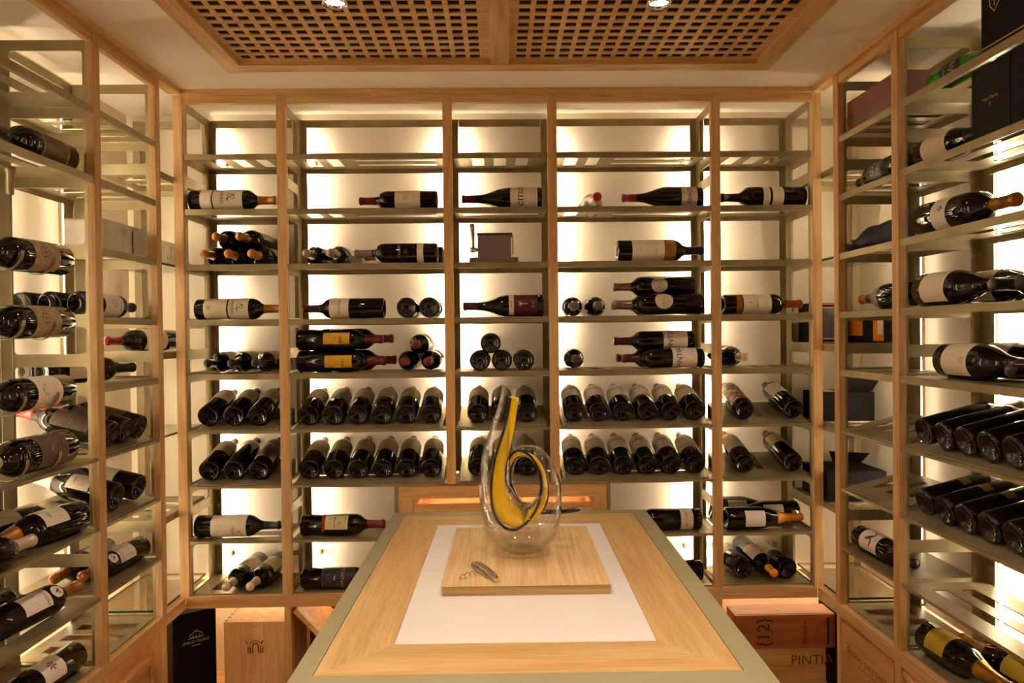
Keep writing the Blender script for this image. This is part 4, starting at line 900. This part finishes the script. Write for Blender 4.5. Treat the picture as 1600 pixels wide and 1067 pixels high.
for k, y in enumerate((-.420, -.335, -.250)): bottle('stout', (-1.166, y, S[6] + .0505), (-.966, .02, .25), 'engraved', 'redbright', ['nearest', 'middle', 'farthest'][k] + ' of three red-capped inclined bottles in the left rack', 'red-capped inclined bottles', face=(0, -.6, 1))
bottle('champagne', (-1.168, -.395, S[7] + .056), (-.975, .05, .22), 'ale', 'pale', 'nearer inclined bottle with a pale capsule on the seventh shelf of the left rack', 'inclined bottles on the seventh shelf', face=(.2, -.8, 1), scale=.95)
bottle('champagne', (-1.168, -.262, S[7] + .056), (-.975, .05, .22), 'ale', 'black', 'farther inclined bottle with a photo label on the seventh shelf of the left rack', 'inclined bottles on the seventh shelf', face=(.2, -.8, 1), scale=.95)
flat_side('champagne', (-1.182, -.570), (-1.235, -.84), 7, 'ale', 'gold', 'large bottle with a small cream label on the seventh shelf at the left edge', face=(1, -.5, 1.4), scale=1.0)
flat_side('champagne', (-1.284, -.600), (-1.34, -.88), 7, 'ale', 'black', 'dark bottle behind the large one on the seventh shelf at the left edge', face=(.6, -.3, 1.4), scale=1.0)
flat_side('bordeaux', (-1.375, -.600), (-1.425, -.88), 7, 'white_green', 'black', 'greenish bottle with a white label at the back of the seventh shelf', gl='olive', face=(.6, -.3, 1.2))
bottle('bordeaux', (-1.195, -1.085, S[7] + .04), (.03, .30, 0), 'none', 'pale', 'bottle with a pale capsule pointing away at the left edge of the seventh shelf', G)
flat_side('bordeaux', (-1.315, -.19), (-1.305, -.48), 8, 'ale', 'gold', 'rear gold-capped bottle on the eighth shelf of the left rack', face=(1, -.3, 1))
flat_side('bordeaux', (-1.210, -.175), (-1.235, -.48), 8, 'allende_oval', 'gold', 'white-labelled bottle with a round seal beside the left rack corner post', face=(1, -.2, .8))
flat_side('bordeaux', (-1.240, -.868), (-1.198, -.583), 8, 'allende_oval', 'gold', 'bottle with a white label and round seal at the left edge of the eighth shelf', face=(1, -.3, 1.0), scale=1.08)
flat_side('bordeaux', (-1.325, -.655), (-1.36, -.94), 8, 'none', 'black', 'dark bottle behind the white-labelled one on the eighth shelf at the left edge')
flat_side('bordeaux', (-1.210, -.548), (-1.232, -.85), 9, 'flowerlab', 'black', 'bottle with a flower emblem label on the lowest tray of the left rack', face=(.8, -.5, 1), scale=1.06)
# cradle cables
for k, (y, wd) in enumerate(((-.735, 'farther'), (-.86, 'nearer'))):
    c = empty('cable_cradle', (-1.242, y, 1.17), 0, wd + ' steel cable with ring cradles hanging from the second shelf of the left rack', 'cable cradle', 'bottle cradle cables')
    b = MB(); b.tube([(Vector((0, 0, .0)), .0014, .0014), (Vector((0, 0, .72)), .0014, .0014)], STEEL, 8); b.build('cable', c)
    b = MB(); b.lathe([(.70, 0), (.70, .008), (.705, .0095), (.755, .0095), (.757, .013), (.7705, .013), (.7705, 0)], STEEL, 20); b.build('top_fitting', c)
    for z, rr in ((1.712, .0465), (1.546, .0465), (1.364, .0465), (1.212, .0495)):
        b = MB(); cy = Vector((.067, 0, z - 1.17)); pts = []
        for j in range(15): a = R(178 + 184 * j / 14 - (2)); pts.append((cy + Vector((rr * math.cos(a), 0, rr * math.sin(a) * 1.0)), .0012, .006))
        b.tube(pts, STEEL, 8, flatten=Vector((0, 1, 0)))
        b.build('ring_cradle', c)

# ---- right rack
G = 'bottles in the right rack'
RF = (-1, -.3, .5)
def fr(*a, **k): k.setdefault('face', RF); return flat_side(*a, **k)
fr('champagne', (1.265, -.560), (1.27, -.9), 1, 'greenlab', 'black', 'green champagne bottle with white scrawl on a black label, top right shelf', gl='green', scale=.9)
fr('bordeaux', (1.215, -.475), (1.235, -.18), 2, 'greenlab', 'black', 'green bottle with white scrawl on the second shelf of the right rack by the corner', gl='olive')
fr('champagne', (1.225, -.555), (1.245, -.85), 2, 'maglab', 'black', 'dark bottle with a tan label on the second shelf beside the black cartons', face=(-1, -.8, .5), scale=.9)
fr('magnum', (1.225, -.560), (1.250, -.9), 3, 'diamond', 'gold', 'large bottle with a white diamond label on the third shelf of the right rack', scale=.95)
fr('burgundy', (1.225, -.485), (1.235, -.19), 4, 'silver', 'orange', 'bottle with a silver label and orange capsule on the fourth shelf of the right rack')
fr('magburg', (1.225, -.560), (1.245, -.9), 4, 'maglab', 'black', 'front magnum with a cream label on the fourth shelf of the right rack', scale=.92)
fr('magburg', (1.340, -.585), (1.35, -.9), 4, 'maglab', 'black', 'rear magnum with a cream label on the fourth shelf of the right rack', scale=.92)
fr('magburg', (1.240, -.635), (1.250, -.98), 5, 'maglab2', 'black', 'front magnum with a crested cream label on the fifth shelf of the right rack', scale=.92)
fr('magburg', (1.350, -.625), (1.36, -1.0), 5, 'maglab2', 'black', 'rear magnum with a crested label on the fifth shelf of the right rack', scale=.92)
for k, (y, sh) in enumerate(((-.945, 4), (-1.03, 4), (-1.000, 5), (-1.083, 5))):
    bottle('stout', (1.440, y, S[sh] + .0400), (-1, 0, 0), 'maglab', 'black', '%s black-capped bottle pointing into the room on the %s shelf of the right rack' % (['first', 'second'][k % 2], ['fourth', 'fifth'][k // 2]), 'black-capped bottles pointing out of the right rack', face=(0, -.4, 1))
for s in (6, 7):
    for k in range(6):
        bottle('stout', (1.188, -.606 - .0865 * k, S[s] + .0525), (.966, 0, .25), 'goldspot' if s == 7 else 'none', 'grey', '%s dark inclined bottle in the %s row of the right rack' % (['farthest', 'second farthest', 'third', 'fourth', 'fifth', 'nearest'][k], 'upper' if s == 6 else 'lower'), 'dark inclined bottles in the right rack', face=(-.1, -.4, 1), scale=.985)
fr('bordeaux', (1.225, -.190), (1.235, -.48), 8, 'birdlab', 'navy', 'bottle with a red bird on its white label in the right rack', face=(-1, -.2, .9))
fr('champagne', (1.236, -.545), (1.258, -.84), 9, 'champ', 'foil', 'front champagne bottle with a yellow label and gold foil on the lowest right tray', face=(-.8, -.2, 1), group='champagne bottles on the lowest right tray')
fr('champagne', (1.352, -.870), (1.325, -.57), 9, 'champ', 'foil', 'second champagne bottle pointing to the back on the lowest right tray', face=(-.7, .2, 1), group='champagne bottles on the lowest right tray')
fr('champagne', (1.375, -.560), (1.405, -.85), 9, 'champ', 'foil', 'rear champagne bottle half hidden under the shelf on the lowest right tray', face=(-.8, -.2, 1), group='champagne bottles on the lowest right tray', up=.0) if False else None
# corner bottle on the left steel shelf
bottle('stout', (-1.225, .115, 1.45 + .042), (-.30, -.85, 0), 'cream_plain', 'redbright', 'red-capped bottle with a tan label on the steel shelf in the left corner', 'corner bottles', face=(.8, -.3, .4), scale=.99)

# ================================================================ boxes and small things
def crate(name, x0, x1, y0, y1, z0, z1, m, label, cat='wooden box', lidm=None, bev=.001, group=None):
    e = empty(name, ((x0 + x1) / 2, (y0 + y1) / 2, z0), 0, label, cat, group)
    b = MB(); b.box(x0 - e.location.x, x1 - e.location.x, y0 - e.location.y, y1 - e.location.y, 0, z1 - z0, m, bev); b.build('box_body', e)
    return e
PINE = wood('x', '#c79a5c', '#a9773c', 'pine', .5, 6); PINEY = wood('y', '#c79a5c', '#a9773c', 'pine', .5, 6); PINEZ = wood('z', '#eac488', '#cfa062', 'pine', .5, 5)
CEDAR = wood('y', '#7a3b20', '#5a2815', 'cedar', .5, 6); REDW = wood('x', '#a5612f', '#864820', 'red_pine', .5, 7)
BLKBOX = flat('#0d0907', .75, name='black_card', vary=.02, spec=.15)
SILV = flat('#a89c8c', .5, name='print_silver')
def joints(e, x, y, z0, z1, w, m, axis='y', n=9):
    pass
PRB = flat('#5e3a20', .6, name='print_brown')
# arch crate
e = crate('wine_crate', -1.012, -.79, .012, .20, .1598, .463, PINEZ, 'pale pine wine crate printed with a stone arch under the far-left bay')
o = e.location
panel_text([('m', 'arch', .036, 0, 0, PRB, 0), ('m', 'short_line', .014, 0, .075, BROWNP, 0)], (-.898 - o.x, .012 - .0008 - o.y, .372 - o.z), (1, 0, 0), (0, 0, 1), e, 'printed_arch')
b = MB()
for k in range(6): b.box(-1.0125 - o.x, -1.001 - o.x, .02 + k * .03 - o.y, .033 + k * .03 - o.y, .4635 - o.z, .464 - o.z, BROWNI)
b.build('finger_joints', e)
# black gift carton in the left corner: turned 45 degrees
e = empty('gift_carton', (-1.158, .075, .1598), R(38), 'tall black gift carton with silver lettering in the left corner niche', 'carton')
b = MB(); b.box(-.075, .075, -.05, .05, 0, .335, BLKBOX, .001); b.build('box_body', e)
panel_text([('t', 'EMILIO MORO', .0145, 0, 0, SILV, 0), ('m', 'house', .034, 0, .026, SILV, 0), ('m', 'short_line', .03, 0, -.013, SILV, 0)], (0.005, -.0508, .225), (1, 0, 0), (0, 0, 1), e)
# right niche boxes
e = crate('wine_crate', .862, 1.232, .012, .115, .3285, .452, REDW, 'reddish wooden box stencilled 12 on top of the crate under the far-right bay')
o = e.location
panel_text([('t', '{12}', .066, 0, 0, INK, R(90)), ('t', 'AÑOS', .010, .030, 0, INK, R(90)), ('t', 'Valduero', .024, .150, -.004, INK, R(90) ), ('m', 'signature', .022, .195, 0, INK, R(90)), ('m', 'short_line', .10, .238, 0, INK, R(90))], (.968 - o.x, .0112 - o.y, .389 - o.z), (1, 0, 0), (0, 0, 1), e)
b = MB(); b.box(.872 - o.x, 1.222 - o.x, .022 - o.y, .105 - o.y, .4522 - o.z, .4532 - o.z, wood('x', '#b0703c', '#95582a', 'lid_pine', .5, 7)); b.build('sliding_lid', e)
b = MB(); b.lathe([(0, .006), (.0015, .006), (.0015, 0)], GOLDB, 16, Matrix.Translation((1.035 - o.x, .06 - o.y, .4532 - o.z))); b.build('stud', e)
e = crate('wine_crate', .88, 1.197, .012, .19, .1598, .3275, PINE, 'wide pine crate with red lettering beneath the box stencilled 12')
o = e.location
panel_text([('t', 'PINTIA', .052, 0, 0, flat('#6b1c10', .6, name='print_red'), 0)], (1.145 - o.x, .0112 - o.y, .283 - o.z), (1, 0, 0), (0, 0, 1), e)
e = crate('gift_carton', 1.238, 1.30, -.10, .16, .1598, .452, BLKBOX, 'tall black carton standing at the right corner of the niche', 'carton')
# right rack crate
e = crate('wine_crate', 1.164, 1.36, -.492, -.178, .1598, .505, PINEY, 'pine crate with printed lettering in the base of the right rack')
o = e.location; BI = flat('#6a4526', .6, name='burnt_print')
panel_text([('t', "POGGIO DELL'ORO", .027, 0, 0, BI, 0), ('t', 'Brunello di Montalcino', .014, .02, -.024, BI, 0), ('t', '2008', .013, .03, -.044, BI, 0), ('m', 'text_lines', .06, .03, -.07, BI, 0), ('m', 'crest', .035, -.105, -.005, BI, 0)], (1.1632 - o.x, -.335 - o.y, .425 - o.z), (0, -1, 0), (0, 0, 1), e)
e = crate('wine_crate', -1.35, -1.150, -.49, -.235, .1598, .455, PINEY, 'open-fronted pine crate in the base of the left rack')
o = e.location
b = MB()
for (a0, a1, z0_, z1_) in ((-.49, -.235, .435, .455), (-.49, -.235, .1598, .18), (-.49, -.47, .18, .435), (-.255, -.235, .18, .435)): b.box(-1.1495 - o.x, -1.143 - o.x, a0 - o.y, a1 - o.y, z0_ - o.z, z1_ - o.z, PINEY, .001)
b.build('face_frame', e)
# top right: cedar box
e = crate('wine_crate', 1.192, 1.372, -.485, -.18, 2.1605, 2.272, CEDAR, 'dark red cedar wine box on the top shelf of the right rack')
e.location.z = 2.1605; o = e.location
panel_text([('t', 'BELLE GRAVES', .020, 0, 0, INK, 0), ('m', 'short_line', .05, 0, -.018, INK, 0), ('m', 'crest', .03, 0, .034, INK, 0)], (1.1912 - o.x, -.28 - o.y, .04), (0, -1, 0), (0, 0, 1), e)
e = crate('gift_carton', 1.1865, 1.38, -1.11, -.853, 2.1605, 2.345, BLKBOX, 'large black carton with a gold line on the top shelf at the right edge', 'carton'); o = e.location
b = MB(); b.box(1.1857 - o.x, 1.1863 - o.x, -1.108 - o.y, -.855 - o.y, .018, .021, GOLDI); b.box(1.188 - o.x, 1.378 - o.x, -.8528 - o.y, -.8522 - o.y, .018, .021, GOLDI); b.build('gold_line', e)
panel_text([('m', 'crest', .05, 0, 0, GOLDI, 0)], (1.1855 - o.x, -.90 - o.y, .12), (0, -1, 0), (0, 0, 1), e, 'emblem')
for k in range(2):
    y1 = -.844 - k * .134
    e = crate('gift_carton', 1.168, 1.31, y1 - .13, y1, 1.9627, 2.130, BLKBOX, ['black carton with small gold script on the second shelf of the right rack', 'plain black carton behind the one with gold script, at the right edge'][k], 'carton', group='black cartons on the second shelf'); o = e.location
    if k == 0: panel_text([('t', 'Vega Clasica', .0105, 0, 0, GOLDI, 0), ('m', 'crest', .008, 0, -.014, GOLDI, 0)], (1.1672 - o.x, y1 - .065 - o.y, .085), (0, -1, 0), (0, 0, 1), e)
# corner: black and orange boxes
ORB = flat('#b5561c', .5, name='orange_edge'); CRM = flat('#c9a878', .6, name='cream_line'); GREYB = flat('#3a3130', .5, name='grey_brown_card'); ORP = flat('#e08a1c', .45, name='orange_card')
e = crate('gift_box', 1.19, 1.33, .10, .215, 1.4505, 1.606, BLKBOX, 'dark gift box edged in orange and cream on the right corner shelf', 'box'); o = e.location
b = MB(); yy = .0992 - o.y
def rect_line(x0, x1, z0, z1, t, m):
    b.box(x0 - o.x, x1 - o.x, yy - .0004, yy, z0, z0 + t, m); b.box(x0 - o.x, x1 - o.x, yy - .0004, yy, z1 - t, z1, m); b.box(x0 - o.x, x0 + t - o.x, yy - .0004, yy, z0 + t, z1 - t, m); b.box(x1 - t - o.x, x1 - o.x, yy - .0004, yy, z0 + t, z1 - t, m)
rect_line(1.190, 1.33, .002, .1535, .005, ORB); rect_line(1.201, 1.325, .017, .1395, .004, CRM)
b.box(1.207 - o.x, 1.321 - o.x, yy - .0002, yy, .021, .1355, GREYB); b.build('edge_lines', e)
e = crate('gift_box', 1.345, 1.405, -.13, .19, 1.4505, 1.575, BLKBOX, 'black gift box with orange panels at the back of the right corner shelf', 'box'); o = e.location
b = MB(); b.box(1.3442 - o.x, 1.3448 - o.x, .02 - o.y, .135 - o.y, .03, .115, ORP); b.build('orange_panel', e)
b = MB(); b.box(1.3442 - o.x, 1.3448 - o.x, -.125 - o.y, -.055 - o.y, .012, .115, ORP); b.build('orange_panel', e)
b = MB(); b.box(1.3436 - o.x, 1.3441 - o.x, -.12 - o.y, -.085 - o.y, .035, .085, PAPERW); b.build('white_sticker', e)
e = crate('gift_box', 1.20, 1.41, .06, .20, 1.1605, 1.268, BLKBOX, 'open black box with a raised flap on the fourth right corner shelf', 'box'); o = e.location
b = MB(); b.prism([(1.30 - o.x, .075 - o.y, .11), (1.41 - o.x, .075 - o.y, .11), (1.43 - o.x, .05 - o.y, .165), (1.27 - o.x, .05 - o.y, .175)], (0, .003, 0), BLKBOX); b.build('lid_flap', e)
b = MB(); b.prism([(1.235 - o.x, .09 - o.y, .1085), (1.285 - o.x, .09 - o.y, .1085), (1.285 - o.x, .17 - o.y, .1085), (1.235 - o.x, .17 - o.y, .1085)], (0, 0, .0006), PAPER); b.build('paper_lining', e)
e = crate('gift_box', 1.19, 1.41, -.02, .19, .8755, .985, BLKBOX, 'large black box with a lifted lid on the fifth right corner shelf', 'box'); o = e.location
b = MB(); b.prism([(1.30 - o.x, .16 - o.y, .11), (1.41 - o.x, .16 - o.y, .11), (1.43 - o.x, .13 - o.y, .15), (1.27 - o.x, .13 - o.y, .16)], (0, .003, 0), BLKBOX); b.build('lid_flap', e)
# tins in the left rack
TIN = flat('#cfc8ba', .38, .6, name='brushed_tin', vary=.1, scale=25)
def tin(x0, x1, y0, y1, z, h, label):
    e = empty('metal_tin', ((x0 + x1) / 2, (y0 + y1) / 2, z), 0, label, 'tin', 'embossed tins'); hx, hy = (x1 - x0) / 2, (y1 - y0) / 2
    b = MB(); b.box(-hx, hx, -hy, hy, 0, h, TIN, .006); b.build('tin_body', e)
    b = MB()
    for (yy, zz) in ((-hy * .68, h * .72), (-hy * .42, h * .32), (hy * .30, h * .6), (hy * .86, h * .15)): b.lathe([(0, .011), (.0015, .009), (.002, 0)], TIN, 20, Matrix.Translation((hx, yy, zz)) @ Matrix.Rotation(R(90), 4, 'Y') @ Matrix.Scale(.5, 4, (0, 1, 0)))
    for yy in (-.02, .03, .06): b.box(hx, hx + .0012, hy * yy / .1 - .001, hy * yy / .1 + .001, .005, h - .008, TIN)
    b.build('embossing', e)
    panel_text([('m', 'crest', .02, -.02, .02, INK, 0), ('m', 'short_line', .07, .03, -.0, INK, R(90))], (hx + .0016, 0, h * .45), (0, 1, 0), (0, 0, 1), e, 'emblem'); return e
tin(-1.275, -1.158, -.465, -.195, S[3] + .0005, .092, 'embossed silver tin on the third shelf of the left rack')
tin(-1.30, -1.19, -.055, .16, 1.7635, .085, 'embossed silver tin on the left corner glass shelf')
# cloth bag
bag = empty('cloth_bag', (1.225, -.10, S[3] + .0005), 0, 'dark navy cloth bag wrapped around a bottle on the third shelf of the right rack', 'bag')
NAVY = flat('#15122a', .85, name='navy_cloth', vary=.2, scale=40)
b = MB(); pr = smooth_path([(0.0, 0.0, .024, .012), (0, -.03, .022, .014), (0, -.05, .018, .011), (0, -.062, .020, .014), (0, -.10, .028, .022), (0, -.14, .033, .030), (0, -.2, .037, .036), (0, -.28, .038, .038), (0, -.36, .038, .037), (0, -.385, .037, .025)], 5)
b.tube([(Vector((x + .004 * math.sin(40 * y), y, z + .002)), w * .98 * (1 + .07 * math.sin(60 * y)), w * (1 + .06 * math.sin(47 * y + 1))) for (x, y, z, w) in pr], NAVY, 24, flatten=Vector((1, 0, 0))); 
for v in b.bm.verts: v.co.z = max(v.co.z, .0005)
b.build('bag_cloth', bag)
b = MB(); b.tube([(Vector((.014 * math.cos(t / 3), -.052, .018 + .014 * math.sin(t / 3))), .002, .002) for t in range(19)], flat('#2a2438', .7, name='bag_ribbon'), 8); b.prism([(.0, -.054, .030), (.006, -.054, .05), (-.010, -.054, .046)], (0, .002, 0), flat('#2a2438', .7)); b.build('tie_ribbon', bag)
# bar machine on the centre bay shelf
mc = empty('bottle_opener_machine', (-.012, .085, S[3] + .0005), 0, 'grey metal counter-top corkscrew machine with an upright handle in the centre bay', 'opener')
GUN = flat('#8f8782', .38, .6, name='gunmetal'); GUN2 = flat('#4f4846', .35, .6, name='dark_gunmetal')
b = MB(); b.box(-.093, .088, -.055, .055, 0, .020, GUN, .003); b.box(-.086, -.078, -.057, -.055, .002, .018, CHROME); b.box(.074, .082, -.057, -.055, .002, .018, CHROME); b.build('base_plate', mc)
b = MB(); b.box(-.062, .062, -.045, .045, .0202, .104, GUN, .003); b.build('housing', mc)
b = MB(); b.box(-.064, .066, -.047, .047, .104, .110, GUN2, .002); b.box(.066, .070, -.04, .04, .03, .104, CHROME, .001); b.build('top_plate', mc)
b = MB(); b.lathe([(0, 0), (0, .004), (.02, .0055), (.07, .0095), (.088, .0095), (.092, .006), (.093, 0)], CHROME, 20, Matrix.Translation((-.078, -.03, .055)) @ Matrix.Rotation(R(-3), 4, 'Y')); b.build('handle', mc)
b = MB(); b.lathe([(-.012, 0), (-.012, .009), (-.004, .0105), (.004, .0105), (.008, .007), (.0165, .006), (.0165, 0)], CHROME, 20, Matrix.Translation((-.078, -.03, .050)) @ Matrix.Rotation(R(90), 4, 'Y')); b.build('pivot', mc)
